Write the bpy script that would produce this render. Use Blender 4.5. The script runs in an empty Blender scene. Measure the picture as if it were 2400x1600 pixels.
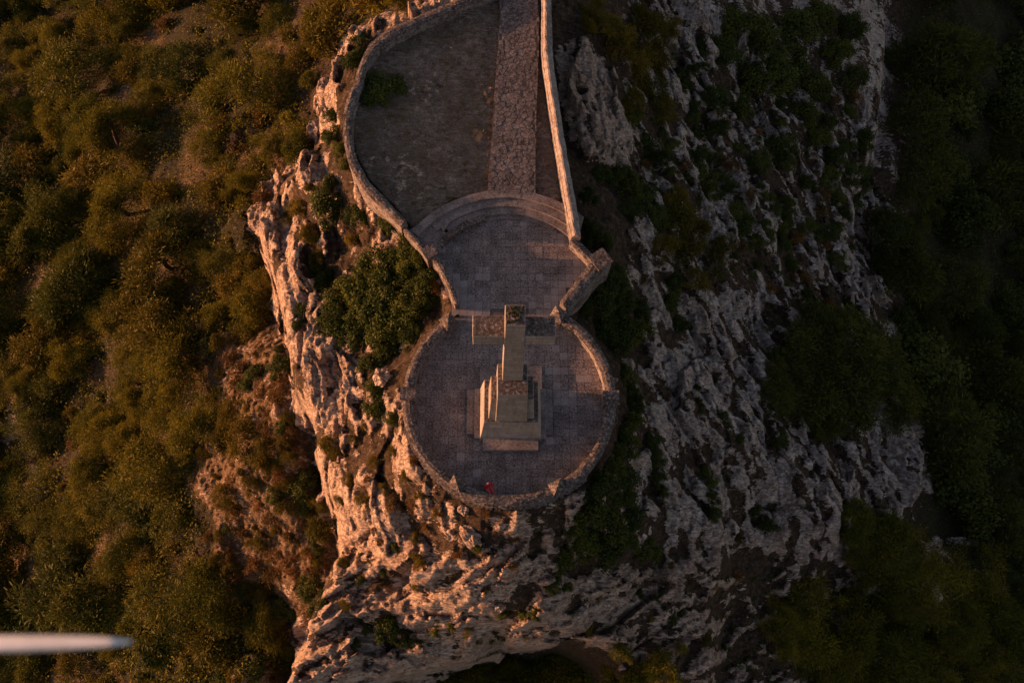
import bpy, bmesh, math, random
import numpy as np
from mathutils import Vector, Matrix, geometry
random.seed(7); rng = np.random.default_rng(11)
R = math.radians
scene = bpy.context.scene
COL = scene.collection

# ------------------------------------------------------------------ camera
TILT, ROLL, FPX, CAMH = R(19), R(2.9), 1867.0, 53.0
cd = bpy.data.cameras.new('camera'); cam = bpy.data.objects.new('camera', cd); COL.objects.link(cam)
cd.lens = 36.0*FPX/2400.0; cd.sensor_width = 36.0; cd.clip_start = 0.05; cd.clip_end = 2000
cam.matrix_world = Matrix.Translation((0, 0, CAMH)) @ Matrix.Rotation(TILT, 4, 'X') @ Matrix.Rotation(ROLL, 4, 'Z')
cd.dof.use_dof = True; cd.dof.focus_distance = 57.0; cd.dof.aperture_fstop = 4.5
scene.camera = cam
# ------------------------------------------------------------------ light
SUN_EL, SUN_AZ = R(5.4), R(271)      # azimuth clockwise from north (+Y): the sun stands in the west
w = bpy.data.worlds.new('World'); scene.world = w; w.use_nodes = True
nt = w.node_tree; bg = nt.nodes['Background']
sky = nt.nodes.new('ShaderNodeTexSky'); sky.sky_type = 'NISHITA'; sky.sun_disc = False
sky.sun_elevation = SUN_EL; sky.sun_rotation = SUN_AZ; sky.dust_density = 1.3; sky.air_density = 1.0; sky.ozone_density = 1.0
tint = nt.nodes.new('ShaderNodeMixRGB'); tint.blend_type = 'MULTIPLY'; tint.inputs[0].default_value = 1.0
tint.inputs[2].default_value = (1.0, 0.775, 0.78, 1)       # the photograph's warm white balance, the same over the whole sky
nt.links.new(sky.outputs[0], tint.inputs[1]); nt.links.new(tint.outputs[0], bg.inputs[0]); bg.inputs[1].default_value = 0.15
sd = bpy.data.lights.new('sun', 'SUN'); sun = bpy.data.objects.new('sun', sd); COL.objects.link(sun)
sd.energy = 5.8; sd.angle = R(0.8); sd.color = (1.0, 0.46, 0.23)
sv = Vector((math.sin(SUN_AZ)*math.cos(SUN_EL), math.cos(SUN_AZ)*math.cos(SUN_EL), math.sin(SUN_EL)))
sun.rotation_euler = sv.to_track_quat('Z', 'Y').to_euler()
vs = scene.view_settings; vs.view_transform = 'Standard'; vs.look = 'None'; vs.gamma = 1.0; vs.exposure = 0.75
vs.use_curve_mapping = False
scene.render.engine = 'CYCLES'

# ------------------------------------------------------------------ measuring helpers (photo pixel at a known height -> place in the world)
ct, st_, cr, sr = math.cos(TILT), math.sin(TILT), math.cos(ROLL), math.sin(ROLL)
def ray(px, py):
    x = px-1200; y = -(py-800)
    x, y = cr*x-sr*y, sr*x+cr*y
    return x, y*ct+FPX*st_, y*st_-FPX*ct
def U(px, py, z=0.0):
    X, Y, Z = ray(px, py); k = (CAMH-z)/-Z
    return np.stack([X*k, Y*k], -1) if isinstance(X, np.ndarray) else (X*k, Y*k)
def PJ(x, y, z):
    z = z-CAMH; yy = y*ct+z*st_; d = y*st_-z*ct
    a = x/d*FPX; b = yy/d*FPX
    return 1200+cr*a+sr*b, 800-(-sr*a+cr*b)
OV = 2400/2352.0

# ------------------------------------------------------------------ noise
def _h(ix, iy, s):
    n = (ix.astype(np.int64)*374761393 + iy.astype(np.int64)*668265263 + s*974634777) & 0xffffffff
    n = ((n ^ (n >> 13))*1274126177) & 0xffffffff
    n = n ^ (n >> 16)
    return (n & 0xffffff)/float(0xffffff)
def vnoise(x, y, s=0):
    ix = np.floor(x); iy = np.floor(y); fx = x-ix; fy = y-iy
    g = []
    for dx in (0, 1):
        for dy in (0, 1):
            a = _h(ix+dx, iy+dy, s)*6.2831853
            g.append(np.cos(a)*(fx-dx)+np.sin(a)*(fy-dy))
    u = fx*fx*fx*(fx*(fx*6-15)+10); v = fy*fy*fy*(fy*(fy*6-15)+10)
    return ((g[0]*(1-v)+g[1]*v)*(1-u)+(g[2]*(1-v)+g[3]*v)*u)*1.5
def fbm(x, y, o=4, s=0, gain=.5):
    t = 0; a = 1.0
    for i in range(o):
        t = t+a*vnoise(x, y, s+i*17); x = x*2.03+5.1; y = y*2.03+9.7; a *= gain
    return t
def ridged(x, y, o=4, s=0):
    t = 0; a = 1.0
    for i in range(o):
        t = t+a*(1-np.abs(vnoise(x, y, s+i*13))*2.2); x = x*2.1+3; y = y*2.1+7; a *= .5
    return t/1.9
def cell(x, y, s=0):
    ix = np.floor(x); iy = np.floor(y)
    f1 = np.full(x.shape, 9.0); f2 = f1.copy(); hid = np.zeros(x.shape); fac = np.zeros(x.shape)
    for dx in (-1, 0, 1):
        for dy in (-1, 0, 1):
            cx = ix+dx; cy = iy+dy
            ox = x-(cx+.15+.7*_h(cx, cy, s)); oy = y-(cy+.15+.7*_h(cx, cy, s+5)); d = np.maximum(np.abs(ox)*.8+np.abs(oy)*.55, np.hypot(ox, oy)*.9)
            n = d < f1; fac = np.where(n, (ox*(_h(cx, cy, s+21)-.5)+oy*(_h(cx, cy, s+22)-.5))*2, fac)
            f2 = np.where(n, f1, np.minimum(f2, d)); hid = np.where(n, _h(cx, cy, s+9), hid); f1 = np.where(n, d, f1)
    return f1, f2, hid+fac*1.1
def inpoly(x, y, P):
    r = np.zeros(x.shape, bool); n = len(P)
    for i in range(n):
        x1, y1 = P[i]; x2, y2 = P[(i+1) % n]
        if y1 == y2: continue
        r ^= ((y1 > y) != (y2 > y)) & (x < (x2-x1)*(y-y1)/(y2-y1)+x1)
    return r

# ------------------------------------------------------------------ materials
def newmat(name):
    m = bpy.data.materials.new(name); m.use_nodes = True
    t = m.node_tree; b = t.nodes['Principled BSDF']; b.inputs['Roughness'].default_value = .9
    b.inputs['Specular IOR Level'].default_value = .15
    return m, t, b
def N(t, k, **kw):
    n = t.nodes.new(k)
    for a, v in kw.items():
        if a.startswith('i_'): n.inputs[a[2:]].default_value = v
        else: setattr(n, a, v)
    return n
def noise(t, co, sc, det=5, rough=.6):
    n = N(t, 'ShaderNodeTexNoise'); n.inputs['Scale'].default_value = sc; n.inputs['Detail'].default_value = det; n.inputs['Roughness'].default_value = rough
    t.links.new(co, n.inputs['Vector']); return n.outputs['Fac']
def ramp(t, fac, stops):
    n = N(t, 'ShaderNodeValToRGB'); e = n.color_ramp.elements
    while len(e) < len(stops): e.new(.5)
    for i, (p, c) in enumerate(stops):
        e[i].position = p; e[i].color = (*c, 1) if len(c) == 3 else c
    t.links.new(fac, n.inputs[0]); return n.outputs[0]
def mixc(t, fac, a, b, mode='MIX'):
    n = N(t, 'ShaderNodeMixRGB'); n.blend_type = mode
    for i, v in ((0, fac), (1, a), (2, b)):
        if isinstance(v, (int, float)): n.inputs[i].default_value = v if i == 0 else (v, v, v, 1)
        elif isinstance(v, tuple): n.inputs[i].default_value = (*v, 1)
        else: t.links.new(v, n.inputs[i])
    return n.outputs[0]
def math_(t, op, a, b=0.0, clamp=False):
    n = N(t, 'ShaderNodeMath'); n.operation = op; n.use_clamp = clamp
    for i, v in ((0, a), (1, b)):
        if isinstance(v, (int, float)): n.inputs[i].default_value = v
        else: t.links.new(v, n.inputs[i])
    return n.outputs[0]
def bump(t, b, h, dist, stren=1.0):
    n = N(t, 'ShaderNodeBump'); n.inputs['Distance'].default_value = dist; n.inputs['Strength'].default_value = stren
    t.links.new(h, n.inputs['Height']); t.links.new(n.outputs[0], b.inputs['Normal'])
def gco(t):
    return N(t, 'ShaderNodeNewGeometry').outputs['Position']
def stone_mat(name, dark, mid, light, speck, spsc=7.0, amt=.5, bmp=.03, rnd=.0, big=.35):
    m, t, b = newmat(name); co = gco(t)
    base = ramp(t, noise(t, co, .9, 6, .65), [(.35, dark), (.5, mid), (.68, light)])
    sp = ramp(t, noise(t, co, spsc, 4, .75), [(.50, (0, 0, 0)), (.60, (1, 1, 1))])
    c = mixc(t, math_(t, 'MULTIPLY', sp, amt), base, speck)
    dk = ramp(t, noise(t, co, spsc*.75, 3, .7), [(.40, (1, 1, 1)), (.50, (0, 0, 0))])
    c = mixc(t, math_(t, 'MULTIPLY', dk, big), c, tuple(v*.35 for v in dark))
    if rnd:
        oi = N(t, 'ShaderNodeObjectInfo').outputs['Random']
        c = mixc(t, 1.0, c, ramp(t, oi, [(0, (1-rnd,)*3), (1, (1+rnd,)*3)]), 'MULTIPLY')
    t.links.new(c, b.inputs['Base Color'])
    bump(t, b, noise(t, co, spsc*1.1, 5, .7), bmp)
    return m
M = {}
M['slab'] = stone_mat('terrace_paving', (.135, .105, .096), (.20, .158, .146), (.29, .238, .222), (.46, .40, .38), 10.0, .5, .03, .17, .75)
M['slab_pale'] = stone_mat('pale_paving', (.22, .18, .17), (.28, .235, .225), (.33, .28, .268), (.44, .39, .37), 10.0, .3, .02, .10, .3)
M['flag'] = stone_mat('path_flagstone', (.10, .08, .076), (.145, .12, .115), (.20, .168, .16), (.40, .34, .33), 5.5, .45, .04, .14, .7)
M['mortar'] = stone_mat('joint_earth', (.06, .045, .042), (.10, .078, .07), (.15, .12, .11), (.2, .15, .12), 8, .3, .03)
M['wall'] = stone_mat('wall_masonry', (.10, .08, .07), (.18, .15, .14), (.27, .235, .215), (.46, .41, .38), 4.0, .4, .12, .0, .7)
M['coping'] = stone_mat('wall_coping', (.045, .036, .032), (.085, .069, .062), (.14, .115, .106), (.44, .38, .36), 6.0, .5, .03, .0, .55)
M['coping_sun_tint'] = stone_mat('sun_tinted_wall_coping', (.16, .13, .115), (.26, .22, .20), (.34, .295, .27), (.5, .45, .42), 6.0, .4, .04, .0, .5)  # lighter copy of the coping stone, low sunlight put into its colour
M['step'] = stone_mat('step_stone', (.13, .10, .09), (.21, .17, .16), (.29, .24, .22), (.42, .36, .34), 8.0, .35, .03, .0, .45)
def dressed():
    m, t, b = newmat('dressed_limestone'); co = gco(t)
    base = ramp(t, noise(t, co, .6, 5, .6), [(.3, (.27, .24, .22)), (.5, (.33, .298, .275)), (.7, (.39, .355, .33))])
    st = ramp(t, noise(t, co, 9, 4, .7), [(.35, (.8,)*3), (.65, (1.08,)*3)])
    c = mixc(t, 1.0, base, st, 'MULTIPLY')
    sep = N(t, 'ShaderNodeSeparateXYZ'); t.links.new(co, sep.inputs[0])
    row = math_(t, 'FLOOR', math_(t, 'MULTIPLY', sep.outputs['Z'], 2.2))
    ws = math_(t, 'FRACT', math_(t, 'MULTIPLY', sep.outputs['Z'], 2.2))
    vx = math_(t, 'FRACT', math_(t, 'ADD', math_(t, 'MULTIPLY', math_(t, 'ADD', sep.outputs['X'], sep.outputs['Y']), 1.15), math_(t, 'MULTIPLY', row, .37)))
    j = math_(t, 'MAXIMUM', math_(t, 'LESS_THAN', ws, .09), math_(t, 'LESS_THAN', vx, .035))
    c = mixc(t, math_(t, 'MULTIPLY', j, .5), c, (.12, .095, .085))
    wn = N(t, 'ShaderNodeTexWhiteNoise'); cmb = N(t, 'ShaderNodeCombineXYZ'); t.links.new(row, cmb.inputs[0])
    t.links.new(math_(t, 'FLOOR', math_(t, 'ADD', math_(t, 'MULTIPLY', math_(t, 'ADD', sep.outputs['X'], sep.outputs['Y']), 1.15), math_(t, 'MULTIPLY', row, .37))), cmb.inputs[1]); t.links.new(cmb.outputs[0], wn.inputs['Vector'])
    c = mixc(t, 1.0, c, ramp(t, wn.outputs['Value'], [(0, (.84, .83, .82)), (1, (1.08, 1.08, 1.08))]), 'MULTIPLY')
    mps = N(t, 'ShaderNodeMapping'); mps.inputs['Scale'].default_value = (3.5, 3.5, .35); t.links.new(co, mps.inputs['Vector'])
    c = mixc(t, math_(t, 'MULTIPLY', ramp(t, noise(t, mps.outputs[0], 1.0, 5, .7), [(.5, (0, 0, 0)), (.68, (1, 1, 1))]), .5), c, (.13, .105, .09))
    gn = N(t, 'ShaderNodeNewGeometry'); s2 = N(t, 'ShaderNodeSeparateXYZ'); t.links.new(gn.outputs['Normal'], s2.inputs[0])
    up = math_(t, 'GREATER_THAN', s2.outputs['Z'], .9)
    li = ramp(t, noise(t, co, 5.5, 5, .75), [(.38, (.045, .038, .022)), (.47, (.095, .07, .062)), (.56, (.15, .12, .11)), (.68, (.40, .35, .33))])
    c = mixc(t, up, c, li)
    t.links.new(c, b.inputs['Base Color'])
    bump(t, b, math_(t, 'SUBTRACT', noise(t, co, 8, 5, .7), math_(t, 'MULTIPLY', j, .4)), .025)
    return m
M['dressed'] = dressed()
def moss():
    m, t, b = newmat('moss'); co = gco(t)
    t.links.new(ramp(t, noise(t, co, 9, 5, .7), [(.3, (.015, .02, .006)), (.5, (.05, .045, .015)), (.7, (.13, .10, .035))]), b.inputs['Base Color'])
    bump(t, b, noise(t, co, 12), .05); return m
M['moss'] = moss()
def ground_mat():
    m, t, b = newmat('hillside_ground'); co = gco(t)
    def att(n):
        a = N(t, 'ShaderNodeAttribute'); a.attribute_name = n; return a.outputs['Fac']
    rk, dry, crev, green = att('rock'), att('dry'), att('crevice'), att('green')
    n1 = noise(t, co, .35, 7, .62); n2 = noise(t, co, 2.2, 6, .68); n3 = noise(t, co, 7.5, 5, .7)
    rock = ramp(t, math_(t, 'ADD', math_(t, 'MULTIPLY', n1, .5), math_(t, 'MULTIPLY', n2, .5)),
                [(.34, (.33, .27, .24)), (.45, (.50, .43, .39)), (.56, (.60, .53, .48)), (.68, (.70, .64, .59))])
    pit = ramp(t, n3, [(.33, (.55, .50, .48)), (.43, (.95, .95, .95)), (.62, (1.1, 1.1, 1.1))])
    rock = mixc(t, 1.0, rock, pit, 'MULTIPLY')
    ru = ramp(t, noise(t, co, .8, 5, .7), [(.52, (0, 0, 0)), (.64, (1, 1, 1))])
    rock = mixc(t, math_(t, 'MULTIPLY', ru, .4), rock, (.26, .16, .10))
    soil = ramp(t, n2, [(.32, (.030, .019, .013)), (.5, (.060, .040, .026)), (.62, (.10, .068, .042)), (.74, (.24, .19, .15))])
    dryc = ramp(t, math_(t, 'ADD', math_(t, 'MULTIPLY', n3, .6), math_(t, 'MULTIPLY', n2, .4)), [(.37, (.06, .034, .016)), (.48, (.15, .090, .045)), (.56, (.25, .17, .10)), (.64, (.48, .40, .32))])
    c = mixc(t, dry, soil, dryc)
    grc = ramp(t, noise(t, co, 3.5, 6, .7), [(.35, (.045, .036, .02)), (.55, (.09, .07, .042)), (.7, (.17, .135, .09))])
    c = mixc(t, green, c, grc)
    gv = ramp(t, math_(t, 'ADD', math_(t, 'MULTIPLY', n2, .55), math_(t, 'MULTIPLY', n3, .45)), [(.36, (.07, .048, .034)), (.46, (.18, .128, .098)), (.54, (.26, .208, .172)), (.64, (.50, .43, .385))])
    gv = mixc(t, math_(t, 'MULTIPLY', ramp(t, math_(t, 'ADD', math_(t, 'MULTIPLY', n1, .6), math_(t, 'MULTIPLY', n2, .4)), [(.46, (0, 0, 0)), (.56, (1, 1, 1))]), .6), gv, mixc(t, n3, (.085, .056, .032), (.17, .122, .075)))
    c = mixc(t, math_(t, 'MULTIPLY', att('forest'), math_(t, 'SUBTRACT', 1.0, dry)), c, ramp(t, n3, [(.35, (.016, .014, .006)), (.55, (.040, .034, .014)), (.7, (.07, .055, .026))]))  # dark litter tone that also carries painted canopy shade under the trees
    c = mixc(t, att('court'), c, gv)
    peb = ramp(t, noise(t, co, 3.2, 4, .85), [(.60, (0, 0, 0)), (.64, (1, 1, 1))])
    c = mixc(t, math_(t, 'MULTIPLY', peb, .55), c, (.30, .27, .25))
    def grain(ang, s):
        mp = N(t, 'ShaderNodeMapping'); mp.inputs['Rotation'].default_value = (0, 0, -ang); mp.inputs['Scale'].default_value = (.42, 1.9, .9); t.links.new(co, mp.inputs['Vector'])
        return noise(t, mp.outputs[0], s, 7, .66)
    g = mixc(t, att('bedlow'), grain(R(98), 1.3), grain(R(16), 1.3)); g = mixc(t, att('bedright'), g, grain(R(-55), 1.3))
    gd = math_(t, 'ABSOLUTE', math_(t, 'SUBTRACT', g, .5))
    g4 = mixc(t, att('bedlow'), grain(R(112), 3.6), grain(R(28), 3.6)); g4 = mixc(t, att('bedright'), g4, grain(R(-42), 3.6))
    gd4 = math_(t, 'ABSOLUTE', math_(t, 'SUBTRACT', g4, .5))
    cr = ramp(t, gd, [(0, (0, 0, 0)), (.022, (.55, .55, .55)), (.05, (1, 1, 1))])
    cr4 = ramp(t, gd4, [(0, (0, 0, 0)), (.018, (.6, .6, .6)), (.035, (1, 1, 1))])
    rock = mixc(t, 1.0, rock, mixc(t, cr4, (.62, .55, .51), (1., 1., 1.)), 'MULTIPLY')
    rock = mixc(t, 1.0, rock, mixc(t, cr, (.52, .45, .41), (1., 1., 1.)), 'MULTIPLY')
    rock = mixc(t, 1.0, rock, mixc(t, att('bedright'), (1.04, .93, .83), (1., 1., 1.)), 'MULTIPLY')  # warm sunlit tone painted into the rock, left out on the shaded right slope
    rf = math_(t, 'ADD', rk, math_(t, 'ADD', math_(t, 'MULTIPLY', math_(t, 'SUBTRACT', n2, .5), 1.3), math_(t, 'MULTIPLY', math_(t, 'SUBTRACT', 1.0, att('court')), math_(t, 'ADD', math_(t, 'MULTIPLY', math_(t, 'SUBTRACT', g, .5), 1.5), math_(t, 'MULTIPLY', math_(t, 'SUBTRACT', g4, .5), 1.6)))))
    rf = ramp(t, rf, [(.44, (0, 0, 0)), (.52, (1, 1, 1))])
    c = mixc(t, rf, c, rock)
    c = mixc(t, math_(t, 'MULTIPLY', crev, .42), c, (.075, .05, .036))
    t.links.new(c, b.inputs['Base Color'])
    hh = math_(t, 'ADD', math_(t, 'MULTIPLY', n3, .45), n2)
    hh = math_(t, 'ADD', math_(t, 'MULTIPLY', hh, .8), math_(t, 'ADD', math_(t, 'MULTIPLY', g, 1.2), math_(t, 'ADD', math_(t, 'MULTIPLY', cr, .22), math_(t, 'ADD', math_(t, 'MULTIPLY', g4, .6), math_(t, 'MULTIPLY', rf, .18)))))
    bump(t, b, hh, .26, 1.0)
    return m
M['ground'] = ground_mat()
def leaf_mat(name, c0, c1, c2, rnd=.35, transl=.25):
    m, t, b = newmat(name); co = gco(t)
    n = noise(t, co, .9, 3, .6); n2 = noise(t, co, 6, 2, .6)
    c = ramp(t, math_(t, 'ADD', math_(t, 'MULTIPLY', n, .6), math_(t, 'MULTIPLY', n2, .4)), [(.34, c0), (.5, c1), (.64, c2)])
    oi = N(t, 'ShaderNodeObjectInfo').outputs['Random']
    c = mixc(t, 1.0, c, ramp(t, oi, [(0, (1-rnd, 1-rnd*.8, 1-rnd)), (.5, (1, .95, 1)), (1, (1+rnd, 1+rnd*.55, 1))]), 'MULTIPLY')
    b.inputs['Roughness'].default_value = .7
    t.links.new(c, b.inputs['Base Color'])
    tr = N(t, 'ShaderNodeBsdfTranslucent'); t.links.new(c, tr.inputs[0])
    mx = N(t, 'ShaderNodeMixShader'); mx.inputs[0].default_value = transl
    out = t.nodes['Material Output']
    t.links.new(b.outputs[0], mx.inputs[1]); t.links.new(tr.outputs[0], mx.inputs[2]); t.links.new(mx.outputs[0], out.inputs[0])
    return m
M['pine'] = leaf_mat('pine_needles', (.050, .057, .006), (.108, .108, .010), (.20, .175, .016))
M['shrub'] = leaf_mat('evergreen_leaves', (.028, .044, .008), (.055, .075, .012), (.095, .11, .018))
M['olive'] = leaf_mat('olive_leaves', (.058, .054, .007), (.12, .100, .012), (.21, .158, .020))
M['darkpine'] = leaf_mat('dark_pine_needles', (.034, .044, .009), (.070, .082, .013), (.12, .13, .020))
M['scrub'] = leaf_mat('brown_scrub', (.035, .028, .012), (.070, .052, .018), (.12, .085, .03))
M['drybush'] = leaf_mat('dry_leaves', (.08, .045, .015), (.15, .085, .028), (.22, .13, .045))
def flat(name, c, r=.8, spec=.2):
    m, t, b = newmat(name); co = gco(t)
    t.links.new(mixc(t, 1.0, c, ramp(t, noise(t, co, 20, 3), [(.3, (.8,)*3), (.7, (1.15,)*3)]), 'MULTIPLY'), b.inputs['Base Color'])
    b.inputs['Roughness'].default_value = r; b.inputs['Specular IOR Level'].default_value = spec; return m
M['bark'] = flat('bark', (.06, .042, .03)); M['twig'] = flat('bare_twig', (.13, .10, .08))
M['red'] = flat('red_cloth', (.90, .02, .035)); M['redl'] = flat('red_trousers', (.85, .10, .12))
M['skin'] = flat('skin', (.55, .33, .24), .6); M['hair'] = flat('hair', (.03, .02, .015)); M['shoe'] = flat('dark_shoe', (.03, .03, .035))
M['strap'] = flat('pale_strap', (.75, .6, .6)); M['blade'] = flat('white_plastic', (.93, .93, .93), .35, .5)

# ------------------------------------------------------------------ object helpers
def mesh(name, V, F, mat, parent=None, smooth=False, link=True):
    me = bpy.data.meshes.new(name)
    V = np.asarray(V, dtype=np.float32)
    if isinstance(F, np.ndarray):
        n, k = F.shape
        me.vertices.add(len(V)); me.vertices.foreach_set('co', V.ravel())
        me.loops.add(n*k); me.loops.foreach_set('vertex_index', F.astype(np.int32).ravel())
        me.polygons.add(n); me.polygons.foreach_set('loop_start', np.arange(0, n*k, k, dtype=np.int32))
        me.update(calc_edges=True)
    else:
        me.from_pydata([tuple(map(float, v)) for v in V], [], [tuple(f) for f in F]); me.update()
    if smooth: me.polygons.foreach_set('use_smooth', np.ones(len(me.polygons), bool))
    if mat: me.materials.append(mat)
    if not link: return me
    o = bpy.data.objects.new(name, me); COL.objects.link(o)
    if parent: o.parent = parent
    return o
def obj(name, me, parent=None, loc=(0, 0, 0), rz=0, sc=1):
    o = bpy.data.objects.new(name, me); COL.objects.link(o); o.location = loc; o.rotation_euler = (0, 0, rz)
    o.scale = (sc, sc, sc) if isinstance(sc, (int, float)) else sc
    if parent: o.parent = parent
    return o
def tag(o, label=None, cat=None, group=None, kind=None):
    if label: o['label'] = label
    if cat: o['category'] = cat
    if group: o['group'] = group
    if kind: o['kind'] = kind
    return o
def thing(name, label, cat, loc=(0, 0, 0), rz=0, group=None):
    o = bpy.data.objects.new(name, None); COL.objects.link(o); o.location = loc; o.rotation_euler = (0, 0, rz)
    o.empty_display_size = .3
    return tag(o, label, cat, group)
class B:
    def __init__(s): s.v = []; s.f = []
    def prism(s, bot, top):
        """bot/top: equal lists of 3D points, counter-clockwise"""
        n = len(bot); k = len(s.v); s.v += [tuple(p) for p in bot]+[tuple(p) for p in top]
        s.f.append(tuple(k+i for i in reversed(range(n)))); s.f.append(tuple(k+n+i for i in range(n)))
        for i in range(n):
            j = (i+1) % n; s.f.append((k+i, k+j, k+n+j, k+n+i))
    def poly(s, P, z0, z1, inset=0.0):
        cx = sum(p[0] for p in P)/len(P); cy = sum(p[1] for p in P)/len(P)
        q = [(cx+(x-cx)*(1-inset), cy+(y-cy)*(1-inset)) for x, y in P]
        s.prism([(x, y, z0) for x, y in P], [(x, y, z1) for x, y in q])
    def pyr(s, P, z0, apex):
        k = len(s.v); n = len(P); s.v += [(x, y, z0) for x, y in P]+[apex]
        s.f.append(tuple(k+i for i in reversed(range(n))))
        for i in range(n): s.f.append((k+i, k+(i+1) % n, k+n))
    def build(s, name, mat, parent=None, smooth=False): return mesh(name, s.v, s.f, mat, parent, smooth)

# ------------------------------------------------------------------ layout lines
CX, CY, RO, RI = 0.03, 13.9, 7.2, 6.5
YAW = R(2.9)
S3 = lambda x, y: (880+x/3.92, 400+y/3.92)
def W(pts, z): return [U(x, y, z) for x, y in pts]
# court wall, outer and inner top edges, walking from the stair corner north-west and then round to the north-east
cw_out = [(938,530),(919,510),(885,478),(850,442),(817,384),(806,340),(804,300),(806,259),(815,225),(826,201),(838,165),(850,130),(864,105),(892,80),(923,61),(992,31),(1048,8),(1110,-18),(1200,-50)]
cw_in = [(953,516),(934,497),(900,462),(866,426),(838,376),(826,338),(824,300),(827,264),(836,232),(846,208),(855,172),(864,143),(884,114),(905,100),(936,80),(1003,48),(1058,25),(1118,-2),(1210,-34)]
rw_l = [(1268,-60),(1270,0),(1269,60),(1269,112),(1272,151),(1280,199),(1287,249),(1295,300),(1303,350),(1311,400),(1324,476),(1331,520),(1339,553)]
rw_r = [(1289,-60),(1292,0),(1294,60),(1295,112),(1299,160),(1306,207),(1313,255),(1320,305),(1328,352),(1336,400),(1350,472),(1357,515),(1362,556)]
uw_out = [(1003,598),(1008,603),(1023,622),(1043,657),(1056,690),(1064,714)]
uw_in = [(1022,590),(1028,598),(1040,618),(1058,655),(1070,688),(1077,710)]
ZC = 0.3                                   # court level
court = [U(x, y, ZC) for x, y in cw_in[1:]]+[U(1262, -60, ZC)]+[U(x-2, y, ZC) for x, y in rw_l[1:-3]]+[U(1324, 487, ZC), U(1186, 470, ZC), U(1079, 490, ZC), U(975, 545, ZC)]
terr_up = [U(*p, 0) for p in [(1010,590),(1033,563),(1069,533),(1125,507),(1181,502),(1237,505),(1288,522),(1334,553),(1385,622),(1305,718),(1330,760),(1040,760),(1064,714),(1040,655)]]
shell = [U(*p, 0) for p in [(949,543),(1000,500),(1080,466),(1186,446),(1324,480),(1352,560),(1392,600),(1405,620),(1320,726),(1330,750),(1060,740),(1050,715),(1030,660),(1000,605)]]

# ------------------------------------------------------------------ terrain
cps = []
def cp(*a):
    for x, y, z in a: X, Y = U(x, y, z); cps.append((X, Y, z))
def cw(*a):
    for p in a: cps.append(p)
crest = [(1120,-60,-.8),(1000,18,-1.2),(900,58,-1.8),(835,90,-3),(770,180,-4.5),(742,240,-5.5),(738,330,-6.5),(690,380,-8),(650,420,-9),(610,530,-10),(642,610,-9.5),(668,680,-9),(676,780,-8.5),(684,860,-9),(702,905,-10),(748,960,-10),(742,1040,-11),(766,1130,-12),(792,1200,-12),(800,1290,-12),(770,1350,-12.5),(735,1420,-14),(730,1480,-15),(700,1560,-17),(660,1650,-19),(640,1760,-22)]
drops = [9,11,13,15,17,18,18,17,17,16,14,12,9,8,7,7,8,8,8,8,9,10,11,12,13,14]
for (x, y, z), d in zip(crest, drops):
    X, Y = U(x, y, z); cps.append((X, Y, z)); off = 1.6 if d < 12 else 2.6
    cps.append((X-off, Y+(.9 if y < 100 else 0), z-d))
cp((0,0,-50),(300,0,-43),(600,0,-33),(800,-40,-26),(0,400,-47),(300,400,-37),(500,400,-29),(0,800,-45),(300,800,-34),(500,800,-24),(600,820,-20),
   (0,1200,-44),(300,1200,-33),(500,1200,-23),(640,1180,-20),(0,1600,-44),(300,1600,-34),(560,1600,-28),(-500,0,-62),(-500,800,-58),(-500,1700,-57),(400,-400,-46),(900,-300,-34))
for a in range(0, 360, 24):
    if 60 < a < 120: continue
    r = 7.45; zz = -1.3-.6*max(0, math.cos(R(a)))-.5*max(0, -math.cos(R(a)))
    if 200 < a < 330: zz = -.55
    cps.append((CX+r*math.cos(R(a)), CY+r*math.sin(R(a)), zz))
cp((1000,700,-3),(1035,735,-2.8),(955,600,-2.6),(900,530,-2),(835,440,-2.2),(790,330,-2.4),(788,230,-2.4),(840,110,-1.6),(930,45,-1.2),(800,560,-6),(860,690,-5.5),(790,800,-7),(850,880,-6),
   (870,1000,-6),(850,1100,-7),(940,1180,-4.5),(880,1270,-9),(1000,1260,-5.5),(1200,1215,-1.6),(1300,1230,-2.6),(920,1330,-8.4),(1050,1320,-5.8),(1150,1320,-4.9),(1000,1430,-9.6),(850,1450,-13.2),(1150,1400,-6.9),(1300,1350,-7.5),
   (1300,1450,-11),(1150,1480,-14),(950,1510,-15),(800,1560,-17),(1200,30,.2),(1200,300,.2),(1000,300,.2))
bc = [(860,1660,-22),(900,1600,-20),(1000,1572,-18.5),(1100,1552,-17.5),(1200,1520,-17),(1330,1515,-17),(1410,1560,-18),(1450,1640,-20)]
for x, y, z in bc:
    X, Y = U(x, y, z); cps.append((X, Y, z)); cps.append((X, Y-.8, z-18))
cw((-8,-14,-44),(2,-15,-45),(12,-16,-44),(0,-40,-60))
cp((1310,0,-1.5),(1310,110,-1.8),(1325,250,-2.4),(1362,400,-3.2),(1420,560,-4),(1440,650,-3.6),(1385,700,-3.2),(1350,745,-2.6),(1430,150,-5),(1450,350,-6),(1500,500,-7),(1500,700,-7),(1500,850,-8),(1510,1000,-8.5),(1500,1150,-9),(1480,1250,-9),
   (1600,1200,-13),(1640,1000,-13.5),(1650,800,-13.5),(1640,600,-12.5),(1620,400,-12),(1620,200,-12),(1600,0,-12),(1800,0,-19),(1800,300,-20),(1800,600,-20),(1780,800,-20),(1800,1000,-20.5),(1870,1150,-22),(1700,1290,-17),
   (1500,1400,-13.5),(1460,1500,-15),(1580,1500,-17),(1660,1420,-18),(1660,1600,-20),(1640,1760,-22))
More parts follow.
